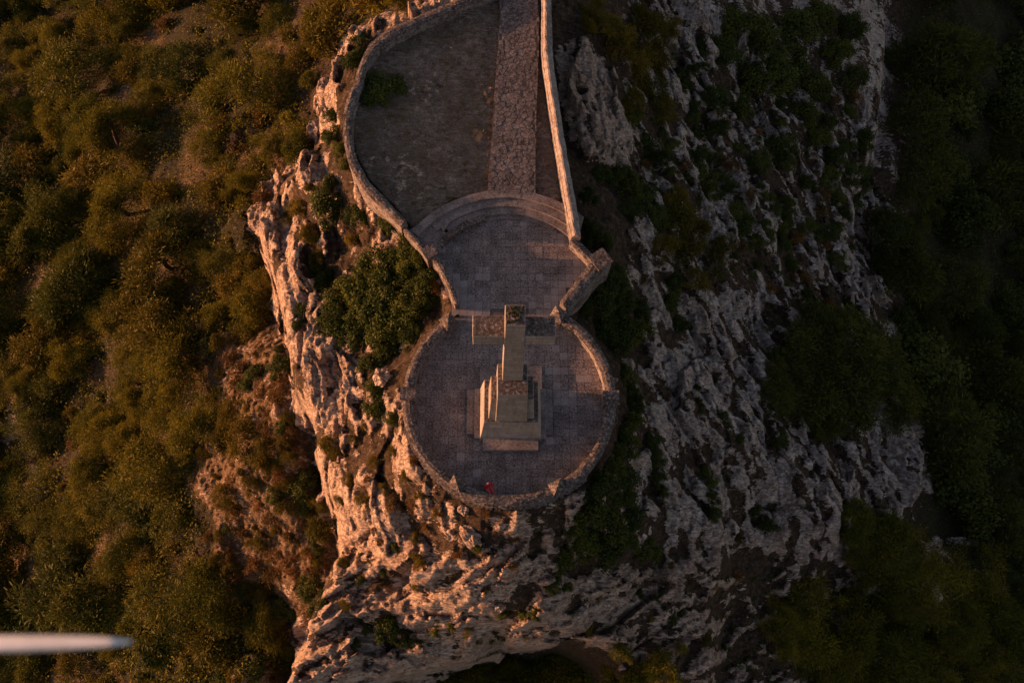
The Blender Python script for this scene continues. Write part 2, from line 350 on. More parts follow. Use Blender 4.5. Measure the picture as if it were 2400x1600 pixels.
rc = [(2075,-80,-27),(2080,60,-27),(2065,250,-28),(2000,450,-28),(2000,650,-28),(2070,760,-29.5),(2090,930,-30.5),(2160,1060,-32),(2130,1200,-32),(2190,1320,-34),(2230,1420,-36)]
for x, y, z in rc:
    X, Y = U(x, y, z); cps.append((X, Y, z)); cps.append((X+3.0, Y, z-9))
for x, y, z in [(1712,1300,-17.5),(1705,1400,-18.5),(1690,1500,-20),(1680,1620,-21.5)]:
    X, Y = U(x, y, z); cps.append((X+2.0, Y, z-7))
cp((1850,1420,-29),(1920,1300,-28),(2000,1500,-37),(1850,1600,-32),(2400,0,-50),(2400,500,-50),(2400,1000,-51),(2400,1600,-52),(2900,0,-60),(2900,1700,-62),(1400,-300,-6),(1900,-300,-24))
for X, Y, Z in [(-450,-450,-90),(450,-450,-95),(450,450,-90),(-450,450,-90),(0,450,-60),(0,-450,-90),(-450,0,-95),(450,0,-95),(0,120,-10),(-40,120,-40),(40,120,-32)]: cps.append((X, Y, Z))
XS = np.concatenate([[-450,-330,-240,-180,-140,-115,-100], np.arange(-92,-30,.55), np.arange(-30,46,.13), np.arange(46,92,.5), [98,110,130,165,220,320,450]])
YS = np.concatenate([[-450,-320,-220,-150,-100,-70,-55,-45], np.arange(-38,-14,.5), np.arange(-14,58,.13), np.arange(58,112,.6), [118,130,150,190,250,340,450]])
GX, GY = np.meshgrid(XS, YS, indexing='ij')
vv, ee, ff, _, _, _ = geometry.delaunay_2d_cdt([Vector((c[0], c[1])) for c in cps], [], [], 0, 1e-4)
tree = {}
CPA = np.array(cps)
zv = [CPA[np.argmin((CPA[:, 0]-v.x)**2+(CPA[:, 1]-v.y)**2), 2] for v in vv]
Z = np.full(GX.shape, -90.0)
for f in ff:
    a, b, c = [np.array(vv[i]) for i in f]; za, zb, zc = [zv[i] for i in f]
    i0, i1 = np.searchsorted(XS, min(a[0], b[0], c[0])), np.searchsorted(XS, max(a[0], b[0], c[0]), 'right')
    j0, j1 = np.searchsorted(YS, min(a[1], b[1], c[1])), np.searchsorted(YS, max(a[1], b[1], c[1]), 'right')
    if i1 <= i0 or j1 <= j0: continue
    x, y = GX[i0:i1, j0:j1], GY[i0:i1, j0:j1]
    d = (b[1]-c[1])*(a[0]-c[0])+(c[0]-b[0])*(a[1]-c[1])
    if abs(d) < 1e-9: continue
    l1 = ((b[1]-c[1])*(x-c[0])+(c[0]-b[0])*(y-c[1]))/d; l2 = ((c[1]-a[1])*(x-c[0])+(a[0]-c[0])*(y-c[1]))/d; l3 = 1-l1-l2
    mk = (l1 >= -1e-6) & (l2 >= -1e-6) & (l3 >= -1e-6)
    Z[i0:i1, j0:j1] = np.where(mk, l1*za+l2*zb+l3*zc, Z[i0:i1, j0:j1])
def blur(A, n):
    for _ in range(n):
        A = A.copy(); A[1:-1] = (A[:-2]+2*A[1:-1]+A[2:])/4; A[:, 1:-1] = (A[:, :-2]+2*A[:, 1:-1]+A[:, 2:])/4
    return A
Z = blur(Z, 14)
# where each patch of ground is rock, scree, dry grass (outlines measured on the photograph, kept on the ground itself)
PX, PY = PJ(GX, GY, Z); PX = PX/OV; PY = PY/OV
wx = PX+26*fbm(GX*.22, GY*.22, 5, 3)*1.2; wy = PY+26*fbm(GX*.22+40, GY*.22, 5, 8)*1.2
rockP = [
 [(1120,-60),(1000,10),(880,50),(800,90),(735,200),(715,330),(640,400),(590,520),(630,640),(650,800),(690,900),(640,960),(740,990),(700,1060),(750,1200),(770,1320),(850,1300),(1050,1230),(1180,1210),(1000,1120),(940,1010),(920,940),(900,880),(850,840),(820,790),(750,740),(720,640),(700,560),(790,520),(800,440),(730,350),(790,240),(810,130),(900,80),(1000,40),(1100,0)],
 [(700,1420),(800,1300),(850,1250),(1100,1230),(1280,1235),(1480,1300),(1490,1180),(1470,1050),(1480,940),(1450,800),(1490,730),(1600,620),(1650,640),(1700,800),(1760,960),(1850,1040),(1950,1160),(2060,1290),(1930,1300),(1800,1220),(1690,1260),(1650,1330),(1630,1420),(1620,1640),(1550,1640),(1450,1500),(1300,1470),(1100,1530),(900,1600),(820,1700),(640,1700)],
 [(1275,90),(1400,120),(1430,250),(1500,380),(1440,400),(1340,370),(1290,300)],
 [(1600,-40),(1660,40),(1620,200),(1650,330),(1740,420),(1800,520),(1700,620),(1600,640),(1590,420),(1540,300),(1560,180),(1540,40)],
 [(1960,-40),(2050,60),(2040,250),(1990,400),(1960,560),(2030,740),(1980,750),(1920,600),(1935,430),(1970,250),(1985,120)],
 [(1660,630),(1720,650),(1830,800),(1820,850),(1700,820)],
 [(2060,900),(2120,950),(2140,1100),(2090,1200),(2000,1150),(1950,960)],
 [(1960,1250),(2170,1250),(2200,1400),(2060,1420),(1960,1340)],
 [(2300,1150),(2420,1130),(2420,1260),(2320,1250)],[(2310,850),(2340,860),(2350,960),(2310,930)],
 [(285,180),(325,180),(325,240),(285,240)],[(-40,900),(70,900),(60,1000),(-40,1000)],[(40,1070),(110,1080),(110,1150),(40,1150)],[(530,1520),(620,1500),(640,1640),(540,1640)],
 [(470,900),(520,1000),(500,1050),(460,980)],[(1380,1240),(1500,1230),(1520,1400),(1300,1380)]]
inr = np.zeros(GX.shape, bool)
for P in rockP: inr |= inpoly(wx, wy, P)
inner = inpoly(wx, wy, [(720,420),(780,400),(930,510),(1040,700),(960,790),(850,850),(760,740),(710,640),(680,560),(660,460)])
lowmid = inpoly(wx, wy, [(900,1150),(1200,1170),(1500,1100),(1560,1330),(1300,1340),(1180,1260),(1020,1260),(960,1230)])
rightside = np.clip((PX-1400)/50, 0, 1)*np.clip((2090-PX)/60, 0, 1)
brown = inpoly(wx, wy, [(1660,560),(1800,560),(1960,740),(1960,900),(1800,800),(1700,660)]) | inpoly(wx, wy, [(1660,1280),(1950,1300),(2100,1640),(1640,1640)])
prob = np.where(inr, .80-.20*rightside, 0.0)
prob = np.where(inner, .34, prob); prob = np.where(lowmid, .42, prob)
inner2 = inpoly(wx, wy, [(815,850),(900,870),(935,1000),(1000,1130),(1100,1200),(900,1210),(830,1130),(790,1000)])
prob = np.where(inner2, .50, prob)
prob = np.maximum(prob, rightside*.44); prob = np.where(brown, .33, prob)
prob = blur(prob, 4)
def el(ang, s):
    c, s_ = math.cos(ang), math.sin(ang); q = fbm(GX*.3, GY*.3, 3, s)*.8
    return fbm((GX*c+GY*s_+q)*.30, (-GX*s_+GY*c+q)*.85, 7, s+4, .66)
wR = np.clip((PX-1380)/120, 0, 1)*np.clip((1330-PY)/120, 0, 1)
wB = np.clip((PY-1200)/120, 0, 1)*(1-wR); wL = 1-np.clip(wR+wB, 0, 1)
eln = wL*el(R(98), 500)+wB*el(R(16), 540)+wR*el(R(-55), 580)
rock = np.clip(.5+(prob-.5)*1.5+eln*.95, 0, 1)*(prob > .02)
rock = np.clip((rock-.36)/.28, 0, 1)
scree = inpoly(wx, wy, [(500,760),(640,750),(670,900),(700,1100),(760,1300),(700,1420),(620,1380),(500,1350),(460,1100)])
lefts = np.clip((720-PX)/80, 0, 1)
dry = np.clip(scree*1.0+lefts*np.clip(0+1.5*fbm(GX*.12, GY*.12, 5, 71), 0, .8), 0, 1)
rock = np.maximum(rock, scree*(.16+.42*fbm(GX*.6, GY*.6, 5, 77, .65)))
incourt = inpoly(GX, GY, court)
cr_n = fbm(GX*.30+3, GY*.30, 4, 91)
cb = np.clip((940+120*vnoise(GX*.1, GY*.1, 5)-PX)/200, 0, 1)
crock = np.clip(.08+.45*cr_n+.25*cb+.45*fbm(GX*1.6, GY*1.6, 5, 95, .6), 0, .50)
green = np.zeros(GX.shape); green[incourt] = np.clip(.55-1.2*cr_n-.3*cb, 0, 1)[incourt]
dry = dry*np.clip((PY+120)/80, 0, 1)*np.clip((PX+260)/80, 0, 1)
dry = np.where(incourt, .22, dry)
rock = np.where(incourt, crock, rock)
rk = blur(rock, 2)
# craggy relief, with the beds of the limestone running as they do in each part
def beds(ang, lx, ly, s):
    c, s_ = math.cos(ang), math.sin(ang); wxx = fbm(GX*.2, GY*.2, 3, s+60)*.55+fbm(GX*1.6, GY*1.6, 3, s+66)*.13
    u = GX*c+GY*s_+wxx; v = -GX*s_+GY*c+wxx
    f1, f2, hid = cell(u/lx, v/ly, s); g1, g2, h2 = cell(u/(lx*.4), v/(ly*.42), s+3)
    b1, b2, hb = cell(u/(lx*2.3)+2, v/(ly*2.8)+5, s+31)
    k1, k2, h3 = cell(u/(lx*.16)+7, v/(ly*.2)+3, s+8)
    def saw(L, am, ph):
        q = v/L+ph*.9+fbm(GX*.5, GY*.5, 4, s+77)*.45; q = q-np.floor(q); return np.where(q < .82, q/.82, (1-q)/.18)*am
    led = saw(1.7, .80 if s != 100 else .35, hb)+saw(.62, .34, hid)+saw(.27, .12, h2)
    return np.clip((f2-f1)*5, 0, 1), hid, np.clip((g2-g1)*4, 0, 1), h2, ridged(u/(lx*1.5), v/(ly*1.3), 5, s+20), h3, np.clip((b2-b1)*6, 0, 1), hb, led
bb = [beds(R(98), 2.9, .95, 100), beds(R(16), 3.2, .85, 200), beds(R(-55), 3.2, .75, 300)]
mixb = lambda k: wL*bb[0][k]+wB*bb[1][k]+wR*bb[2][k]
e1, hd, e2, hd2, rg, hd3, eb, hb, led = [mixb(k) for k in range(9)]
near = np.clip(1-np.maximum(0, np.maximum(-30-GX, GX-46))/8, 0, 1)*np.clip(1-np.maximum(0, np.maximum(-14-GY, GY-58))/8, 0, 1)
plat = inpoly(GX, GY, shell) | (np.hypot(GX-CX, GY-CY) < 7.15)
soft = blur((plat | incourt).astype(float), 8); s2 = blur((plat | incourt).astype(float), 110)
Z = np.where(s2 > .04, np.maximum(Z, -1.1-5.5*(.5-s2)), Z)
crag = ((hb-.5)*1.7+eb*.12+(hd-.5)*.50+(hd2-.5)*.16+led*.62+fbm(GX*.7, GY*.7, 5, 33)*.20)
rough = fbm(GX*.35, GY*.35, 5, 44)*.35+fbm(GX*2.2, GY*2.2, 3, 47)*(.10+.16*scree)
big = fbm(GX*.09, GY*.09, 3, 61)*1.3
rkm = blur(rk, 3)
Z2 = Z+(np.clip(rkm*.75+.25, 0, 1)*crag*(1.15-.3*wR)*np.clip(prob*2, 0, 1)+rkm*.25+(1-rk)*rough)*near*(1-soft*.85)+big*(1-soft)*np.clip(np.hypot(GX, GY-22)/20, 0, 1)
Z2 = np.where(plat, np.minimum(Z2, -.75), Z2)
Zc = ZC+.10*fbm(GX*.4, GY*.4, 3, 15)+rk*(e2*.10+hd2*.10+.08*fbm(GX*2.5, GY*2.5, 3, 19))-.04
Z2 = np.where(incourt, Zc, Z2)
Z = Z2
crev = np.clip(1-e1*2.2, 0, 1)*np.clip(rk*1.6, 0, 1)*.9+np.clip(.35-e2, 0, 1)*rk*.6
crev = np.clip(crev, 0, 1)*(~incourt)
nx, ny = GX.shape
idx = np.arange(nx*ny).reshape(nx, ny)
F = np.stack([idx[:-1, :-1], idx[1:, :-1], idx[1:, 1:], idx[:-1, 1:]], -1).reshape(-1, 4)
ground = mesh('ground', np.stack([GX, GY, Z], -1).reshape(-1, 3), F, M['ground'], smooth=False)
ground['kind'] = 'structure'
for nm, A in (('rock', rk), ('dry', dry), ('crevice', crev), ('green', green), ('bedright', wR), ('bedlow', wB), ('court', incourt.astype(float)), ('forest', blur(np.clip(np.clip((640-PX)/60, 0, 1)*(~scree)+np.clip((-70-PY)/40, 0, 1)*(PX < 1080), 0, 1)+np.clip((PX-2060)/60, 0, 1)+np.clip((-25-Z)/4, 0, 1)*(PX > 700)*(PX < 1650)*(PY > 1380), 3))):  # 'forest' masks where canopy shade is painted into the litter colour
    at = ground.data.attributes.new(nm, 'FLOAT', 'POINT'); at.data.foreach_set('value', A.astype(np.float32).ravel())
def tz(x, y):
    """terrain height, bilinear"""
    x = np.asarray(x, float); y = np.asarray(y, float)
    i = np.clip(np.searchsorted(XS, x)-1, 0, nx-2); j = np.clip(np.searchsorted(YS, y)-1, 0, ny-2)
    a = np.clip((x-XS[i])/(XS[i+1]-XS[i]), 0, 1); b = np.clip((y-YS[j])/(YS[j+1]-YS[j]), 0, 1)
    return (Z[i, j]*(1-a)*(1-b)+Z[i+1, j]*a*(1-b)+Z[i, j+1]*(1-a)*b+Z[i+1, j+1]*a*b)
def hit(px, py, dz=0.0):
    X, Y, Zr = ray(px, py)
    lo = None
    for z in np.arange(4, -75, -.4):
        k = (CAMH-z)/-Zr
        if tz(X*k, Y*k)+dz >= z: return float(X*k), float(Y*k)
    return float(X*k), float(Y*k)

# ------------------------------------------------------------------ paved terraces
def slab_meshes(n, w, h, mat):
    out = []
    for i in range(n):
        b = B(); g = .007; q = w/2-g
        P = [(-q+random.uniform(0, .012), -q+random.uniform(0, .012)), (q-random.uniform(0, .012), -q), (q, q-random.uniform(0, .012)), (-q, q)]
        b.prism([(x, y, -h) for x, y in P], [(x, y, -.006) for x, y in P])
        k = len(b.v); b.v += [(x*.985, y*.985, 0) for x, y in P]
        b.f[1] = (k, k+1, k+2, k+3)
        for i2 in range(4): b.f.append((4+i2, 4+(i2+1) % 4, k+(i2+1) % 4, k+i2))
        out.append(mesh('paving_slab', b.v, b.f, mat, link=False))
    return out
PITCH = .545
sm = slab_meshes(6, PITCH, .06, M['slab']); sm2 = slab_meshes(4, PITCH, .06, M['slab_pale'])
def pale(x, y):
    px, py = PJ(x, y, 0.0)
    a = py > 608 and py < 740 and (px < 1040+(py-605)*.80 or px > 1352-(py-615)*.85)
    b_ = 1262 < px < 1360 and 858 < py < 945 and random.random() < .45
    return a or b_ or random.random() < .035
def lay(parent, test, keyf, ox, oy):
    c, s = math.cos(YAW), math.sin(YAW); cells = []
    for i in range(-30, 31):
        for j in range(-30, 31):
            u, v = i*PITCH, j*PITCH; x, y = ox+u*c-v*s, oy+u*s+v*c
            if test(x, y): cells.append((keyf(x, y), x, y))
    cells.sort(); rest = []
    for k, (_, x, y) in enumerate(cells):
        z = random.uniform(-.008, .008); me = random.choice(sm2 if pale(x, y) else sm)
        if k < 300:
            o = obj('paving_slab', me, parent, (x, y, z), YAW+random.choice((0, 1, 2, 3))*math.pi/2+random.uniform(-.006, .006))
        else: rest.append((x, y, z, me))
    if rest:
        V = []; Fq = []
        for x, y, z, me in rest:
            k = len(V)
            for v in me.vertices: V.append((x+v.co.x*c-v.co.y*s, y+v.co.x*s+v.co.y*c, z+v.co.z))
            Fq += [tuple(k+i for i in p.vertices) for p in me.polygons]
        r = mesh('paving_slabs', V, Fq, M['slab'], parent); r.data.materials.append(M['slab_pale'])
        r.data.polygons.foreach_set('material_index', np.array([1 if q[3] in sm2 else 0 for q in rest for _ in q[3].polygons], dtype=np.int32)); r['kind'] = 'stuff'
def inpt(P):
    return lambda x, y: bool(inpoly(np.array([x]), np.array([y]), P)[0])
up_test = inpt(terr_up)
t1 = thing('round_terrace', 'round paved terrace around the stone cross', 'terrace'); t1['kind'] = 'structure'; del t1['category']
b = B(); b.poly([(CX+7.0*math.cos(a), CY+7.0*math.sin(a)) for a in np.linspace(0, 2*math.pi, 64, endpoint=False)], -2.5, -.016); b.build('terrace_bed', M['mortar'], t1)
mono_hide = lambda x, y: abs(x-.14) < 1.6 and 11.6 < y < 14.8
lay(t1, lambda x, y: math.hypot(x-CX, y-CY) < 6.72 and not (up_test(x, y) and y > 20.0) and not mono_hide(x, y), lambda x, y: math.hypot(x, y-5), CX, CY)
t2 = thing('upper_terrace', 'paved forecourt between the steps and the round terrace', 'terrace'); t2['kind'] = 'structure'; del t2['category']
b = B(); b.poly(terr_up, -2.5, -.02); b.build('terrace_bed', M['mortar'], t2)
lay(t2, lambda x, y: up_test(x, y) and math.hypot(x-CX, y-CY) >= 6.72, lambda x, y: y, CX, CY)

# ------------------------------------------------------------------ path of irregular flagstones
pathL = [U(x, y, .6) for x, y in [(1168,-60),(1172,0),(1171,60),(1166,130),(1160,200),(1156,260),(1151,330),(1147,400),(1142,452)]]
pathR = [U(x, y, .6) for x, y in [(1262,-60),(1260,0),(1264,60),(1262,130),(1259,200),(1258,260),(1256,330),(1254,400),(1254,458)]]
pt = thing('path', 'straight flagstone path leading up to the steps', 'path'); pt['kind'] = 'structure'; del pt['category']
def strip(b, L, Rr, z0, z1):
    for i in range(len(L)-1):
        q = [L[i], L[i+1], Rr[i+1], Rr[i]]
        ar = sum(q[k][0]*q[(k+1) % 4][1]-q[(k+1) % 4][0]*q[k][1] for k in range(4))
        if ar < 0: q = q[::-1]
        b.prism([(x, y, z0) for x, y in q], [(x, y, z1) for x, y in q])
b = B(); strip(b, pathL, pathR, -.3, .612); b.build('path_bed', M['mortar'], pt)
ppoly = pathL+pathR[::-1]
def clip(P, n, d):
    out = []
    for i in range(len(P)):
        a, c = P[i], P[(i+1) % len(P)]; da = a[0]*n[0]+a[1]*n[1]-d; dc = c[0]*n[0]+c[1]*n[1]-d
        if da <= 0: out.append(a)
        if (da < 0 < dc) or (dc < 0 < da):
            t = da/(da-dc); out.append((a[0]+(c[0]-a[0])*t, a[1]+(c[1]-a[1])*t))
    return out
pin = inpt(ppoly); seeds = []; tries = 0
while len(seeds) < 292 and tries < 60000:
    tries += 1; p = (random.uniform(-3.2, 2.0), random.uniform(29.2, 50.5)); 
    if pin(*p) and all((p[0]-q[0])**2+(p[1]-q[1])**2 > .36**2 for q in seeds): seeds.append(p)
for s in seeds:
    P = [(s[0]-.5, s[1]-.5), (s[0]+.5, s[1]-.5), (s[0]+.5, s[1]+.5), (s[0]-.5, s[1]+.5)]
    for q in seeds:
        dx, dy = q[0]-s[0], q[1]-s[1]; L2 = dx*dx+dy*dy
        if 0 < L2 < 1.6:
            L = math.sqrt(L2); n = (dx/L, dy/L); P = clip(P, n, (s[0]+q[0])/2*n[0]+(s[1]+q[1])/2*n[1]-.013)
        if len(P) < 3: break
    for i in range(len(ppoly)):      # stay on the path
        a, c = ppoly[i], ppoly[(i+1) % len(ppoly)]; dx, dy = c[0]-a[0], c[1]-a[1]; L = math.hypot(dx, dy)
        if L > 0 and max(abs(a[1]-s[1]), abs(c[1]-s[1])) < 8 or abs((a[1]+c[1])/2-s[1]) < 3:
            n = (dy/L, -dx/L)
            if (s[0]-a[0])*n[0]+(s[1]-a[1])*n[1] > 0: n = (-n[0], -n[1])
            P = clip(P, n, a[0]*n[0]+a[1]*n[1]+.03)
        if len(P) < 3: break
    if len(P) < 3: continue
    b = B(); b.poly([(x-s[0], y-s[1]) for x, y in P], -.05, random.uniform(.012, .035), .05)
    o = b.build('flagstone', M['flag'], pt); o.location = (s[0], s[1], .605)

# ------------------------------------------------------------------ walls
def resample(P, step):
    P = np.array(P, float); d = np.r_[0, np.cumsum(np.hypot(*np.diff(P, axis=0).T))]; n = max(1, int(round(d[-1]/step)))
    t = np.linspace(0, d[-1], n+1); return np.stack([np.interp(t, d, P[:, k]) for k in range(P.shape[1])], -1), n
def wall(parent, A, Bp, ztop, zb=None, step=.45, batter=.04, jit=.02, cap=.17, ridge=.05, west=False, cmat='coping'):
    """A, Bp: the two edges of the coping in plan. Body below, pitched coping above."""
    L = max(sum(math.dist(P[i], P[i+1]) for i in range(len(P)-1)) for P in (A, Bp)); n = max(2, int(L/step))
    def rs(P):
        P = np.array(P, float); d = np.r_[0, np.cumsum(np.hypot(*np.diff(P, axis=0).T))]; t = np.linspace(0, d[-1], n+1)
        return np.stack([np.interp(t, d, P[:, k]) for k in range(2)], -1)
    a, c = rs(A), rs(Bp); m = (a+c)/2
    if zb is None: zb = np.minimum(tz(a[:, 0], a[:, 1]), tz(c[:, 0], c[:, 1]))-.9
    else: zb = np.full(n+1, zb)
    zb = np.minimum(zb, ztop-.5)
    def prof(rows, name, mat, closed=True):
        V = []; Fq = []; k = len(rows)
        for i in range(n+1):
            for r in rows: V.append(r(i))
        for i in range(n):
            for j in range(k):
                j2 = (j+1) % k; Fq.append((i*k+j, i*k+j2, (i+1)*k+j2, (i+1)*k+j))
        Fq.append(tuple(reversed(range(k)))); Fq.append(tuple(n*k+j for j in range(k)))
        o = mesh(name, V, Fq, mat, parent)
        bm = bmesh.new(); bm.from_mesh(o.data); bmesh.ops.recalc_face_normals(bm, faces=bm.faces); bm.to_mesh(o.data); bm.free()
        return o
    J = rng.uniform(-jit, jit, (n+1, 8)); H = ztop-zb
    def pt(i, s, z, extra=0.0, j=0):           # s: -1 edge A, +1 edge B
        p = m[i]+(a[i]-m[i])*(-s if s < 0 else 0)+(c[i]-m[i])*(s if s > 0 else 0)
        dr = (a[i]-m[i])/max(1e-6, np.hypot(*(a[i]-m[i])))*(1 if s < 0 else -1)
        e = extra+J[i, j]
        return (p[0]+dr[0]*e, p[1]+dr[1]*e, z)
    zc = ztop-cap
    prof([lambda i: pt(i, -1, zb[i], -.05+batter*H[i], 0), lambda i: pt(i, -1, (zb[i]+zc)/2, -.05+batter*H[i]/2, 2), lambda i: pt(i, -1, zc+.01, -.05, 1), lambda i: pt(i, 1, zc+.01, -.05, 3),
          lambda i: pt(i, 1, (zb[i]+zc)/2, -.05+batter*H[i]/2, 4), lambda i: pt(i, 1, zb[i], -.05+batter*H[i], 5)], 'wall_body', M['wall'])
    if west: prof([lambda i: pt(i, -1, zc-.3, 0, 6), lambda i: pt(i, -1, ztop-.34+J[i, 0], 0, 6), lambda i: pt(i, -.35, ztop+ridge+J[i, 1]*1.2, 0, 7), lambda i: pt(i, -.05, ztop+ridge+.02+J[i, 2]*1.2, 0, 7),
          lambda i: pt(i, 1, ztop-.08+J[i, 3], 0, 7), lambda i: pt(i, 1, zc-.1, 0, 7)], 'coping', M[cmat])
    else: prof([lambda i: pt(i, -1, zc, 0, 6), lambda i: pt(i, -1, ztop-.05+J[i, 0], 0, 6), lambda i: pt(i, -.35, ztop+ridge+J[i, 1]*1.2, 0, 7), lambda i: pt(i, .35, ztop+ridge+J[i, 2]*1.2, 0, 7),
          lambda i: pt(i, 1, ztop-.05+J[i, 3], 0, 7), lambda i: pt(i, 1, zc, 0, 7)], 'coping', M['coping'])
    return zb
def arc(r, a0, a1, n=24, cx=CX, cy=CY): return [(cx+r*math.cos(R(a)), cy+r*math.sin(R(a))) for a in np.linspace(a0, a1, n)]
def pier(parent, cx, cy, hw, hd, ang, z0, z1, cap):
    def rc(e=0, k=1.0):
        out = []
        for u, v in ((-1, -1), (1, -1), (1, 1), (-1, 1)):
            x, y = u*(hw*k+e), v*(hd*k+e); out.append((cx+x*math.cos(ang)-y*math.sin(ang), cy+x*math.sin(ang)+y*math.cos(ang)))
        return out
    b = B(); b.poly(rc(), z0, z1); b.build('pier', M['wall'], parent)
    b = B(); b.poly(rc(.05), z1, z1+.12)
    if cap: b.pyr(rc(.05), z1+.12, (cx, cy, z1+.12+cap))
    b.build('pier_cap', M['coping'], parent)
PZ = .95
def cang(px, py, z=PZ):
    x, y = U(px, py, z); return math.degrees(math.atan2(y-CY, x-CX)) % 360
par = thing('round_parapet', 'low round stone parapet ringing the terrace of the cross', 'parapet wall')
A_tl, A_l, A_bl, A_br, A_r, A_tr = 131.0, cang(956, 923), cang(1064, 1146), cang(1310, 1148), cang(1430, 932), cang(1310, 735)
segs = [(A_tl-1, A_l), (A_l, A_bl), (A_bl, A_br), (A_br, A_r+360 if A_r < 90 else A_r), (A_r if A_r < 90 else A_r-360, A_tr)]
for a0, a1 in segs:
    wall(par, arc(RO+.02, a0, a1), arc(RI, a0, a1), PZ, batter=.03)
for a, hw, hd, cap, h in ((A_tl, .42, .45, .5, 1.1), (A_l, .40, .46, 0, 1.0), (A_bl, .43, .36, .42, 1.0), (A_br, .43, .36, .42, 1.0), (A_r, .44, .50, 0, 1.0), (A_tr, .42, .42, .5, 1.1)):
    r = (RO+RI)/2-(.12 if cap and hd < .4 else 0); x, y = CX+r*math.cos(R(a)), CY+r*math.sin(R(a)); pier(par, x, y, hw, hd, R(a)+math.pi/2, -3.2, h, cap)
# rubble stones set in the outer foot of the parapet
b = B()
for k in range(1500):
    a = R(random.uniform(196, 318)); z = random.uniform(-2.6, .55); r = RO+.03*(PZ-z)-.02+max(0, (.1-z))*.10
    wd, hh, dd = random.uniform(.07, .17), random.uniform(.05, .10), random.uniform(.08, .2)
    er, et = (math.cos(a), math.sin(a)), (-math.sin(a), math.cos(a)); cx, cy = CX+r*er[0], CY+r*er[1]
    bot = []; top = []
    for u, v in ((-1, -1), (1, -1), (1, 1), (-1, 1)):
        q = random.uniform(.7, 1.1); bot.append((cx+et[0]*u*wd*q-er[0]*.15, cy+et[1]*u*wd*q-er[1]*.15, z+v*hh)); top.append((cx+et[0]*u*wd*q*.7+er[0]*dd*.6, cy+et[1]*u*wd*q*.7+er[1]*dd*.6, z+v*hh*.7))
    b.prism(bot, top)
rb = b.build('rubble_stones', M['wall'], par); rb['kind'] = 'stuff'

uw = thing('forecourt_wall', 'narrow curved stone wall on the left of the paved forecourt', 'wall')
wall(uw, W(uw_out, .95), W(uw_in, .95), .95)
p = U(1006, 590, 1.0); pier(uw, p[0], p[1], .42, .42, R(35), -3, 1.0, .0)
zz = thing('angled_wall', 'stone wall with a bright inner edge zigzagging right of the forecourt', 'wall')
wall(zz, W([(1334,569),(1360,592),(1384,621)], .95), W([(1348,558),(1373,578),(1399,607)], .95), .95)
p = U(1408, 606, 1.3); pier(zz, p[0], p[1], .60, .60, R(38), -4, 1.15, .0)
wall(zz, W([(1380,618),(1347,660),(1312,708)], .95), W([(1412,630),(1375,674),(1330,726)], .95), .95)
cwt = thing('court_wall', 'long stone wall curving round the left and top of the grassy court', 'wall')
wall(cwt, W(cw_out, 1.25), W(cw_in, 1.25), 1.25, jit=.03)
rwt = thing('path_wall', 'long stone wall with sunlit coping right of the flagstone path', 'wall')
wall(rwt, W(rw_l, 1.45), W(rw_r, 1.45), 1.45, jit=.02, ridge=.24, west=True, cmat='coping_sun_tint')
sw = thing('stair_wall', 'short stone wall flanking the left end of the curved steps', 'wall')
wall(sw, W([(944,540),(973,569),(998,600)], .75), W([(954,533),(984,562),(1010,592)], .75), .75)

# ------------------------------------------------------------------ curved steps
sp = thing('curved_steps', 'flight of curved stone steps fanning between path and forecourt', 'steps')
oc, ic = (-.68, 21.02), (-.49, 21.68)
def ring(parent, name, c, ri, ro, a0, a1, z0, z1, mat, n=28):
    b = B()
    an = np.linspace(a0, a1, n+1)
    for i in range(n):
        q = [(c[0]+r*math.cos(R(a)), c[1]+r*math.sin(R(a))) for r, a in ((ri, an[i]), (ro, an[i]), (ro, an[i+1]), (ri, an[i+1]))]
        z = z1+random.uniform(-.006, .006)
        b.prism([(x, y, z0) for x, y in q], [(x, y, z) for x, y in q])
    return b.build(name, mat, parent)
ring(sp, 'step', (-.60, 21.30), 8.0, 8.62, 51, 146, -.4, .62, M['step'])
ring(sp, 'step', (-.56, 21.40), 7.25, 8.02, 49, 137, -.4, .46, M['step'])
ring(sp, 'step', (-.50, 21.55), 6.55, 7.30, 45, 133, -.4, .31, M['step'])
ring(sp, 'step', (-.49, 21.68), 6.12, 6.58, 60, 126, -.4, .15, M['step'])
ring(sp, 'curb', (-.49, 21.68), 6.02, 6.50, 108, 145, -.6, .52, M['coping'])
b = B(); b.poly([U(*q, .2) for q in [(950,548),(1013,505),(1042,545),(1050,552),(1028,590),(1000,592)]][::-1], -1.0, .36); b.build('landing', M['step'], sp)
b = B(); b.poly([U(*q, .3) for q in [(1016,505),(1042,490),(1056,520),(1040,545)]][::-1], -1.0, .47); b.build('landing', M['step'], sp)

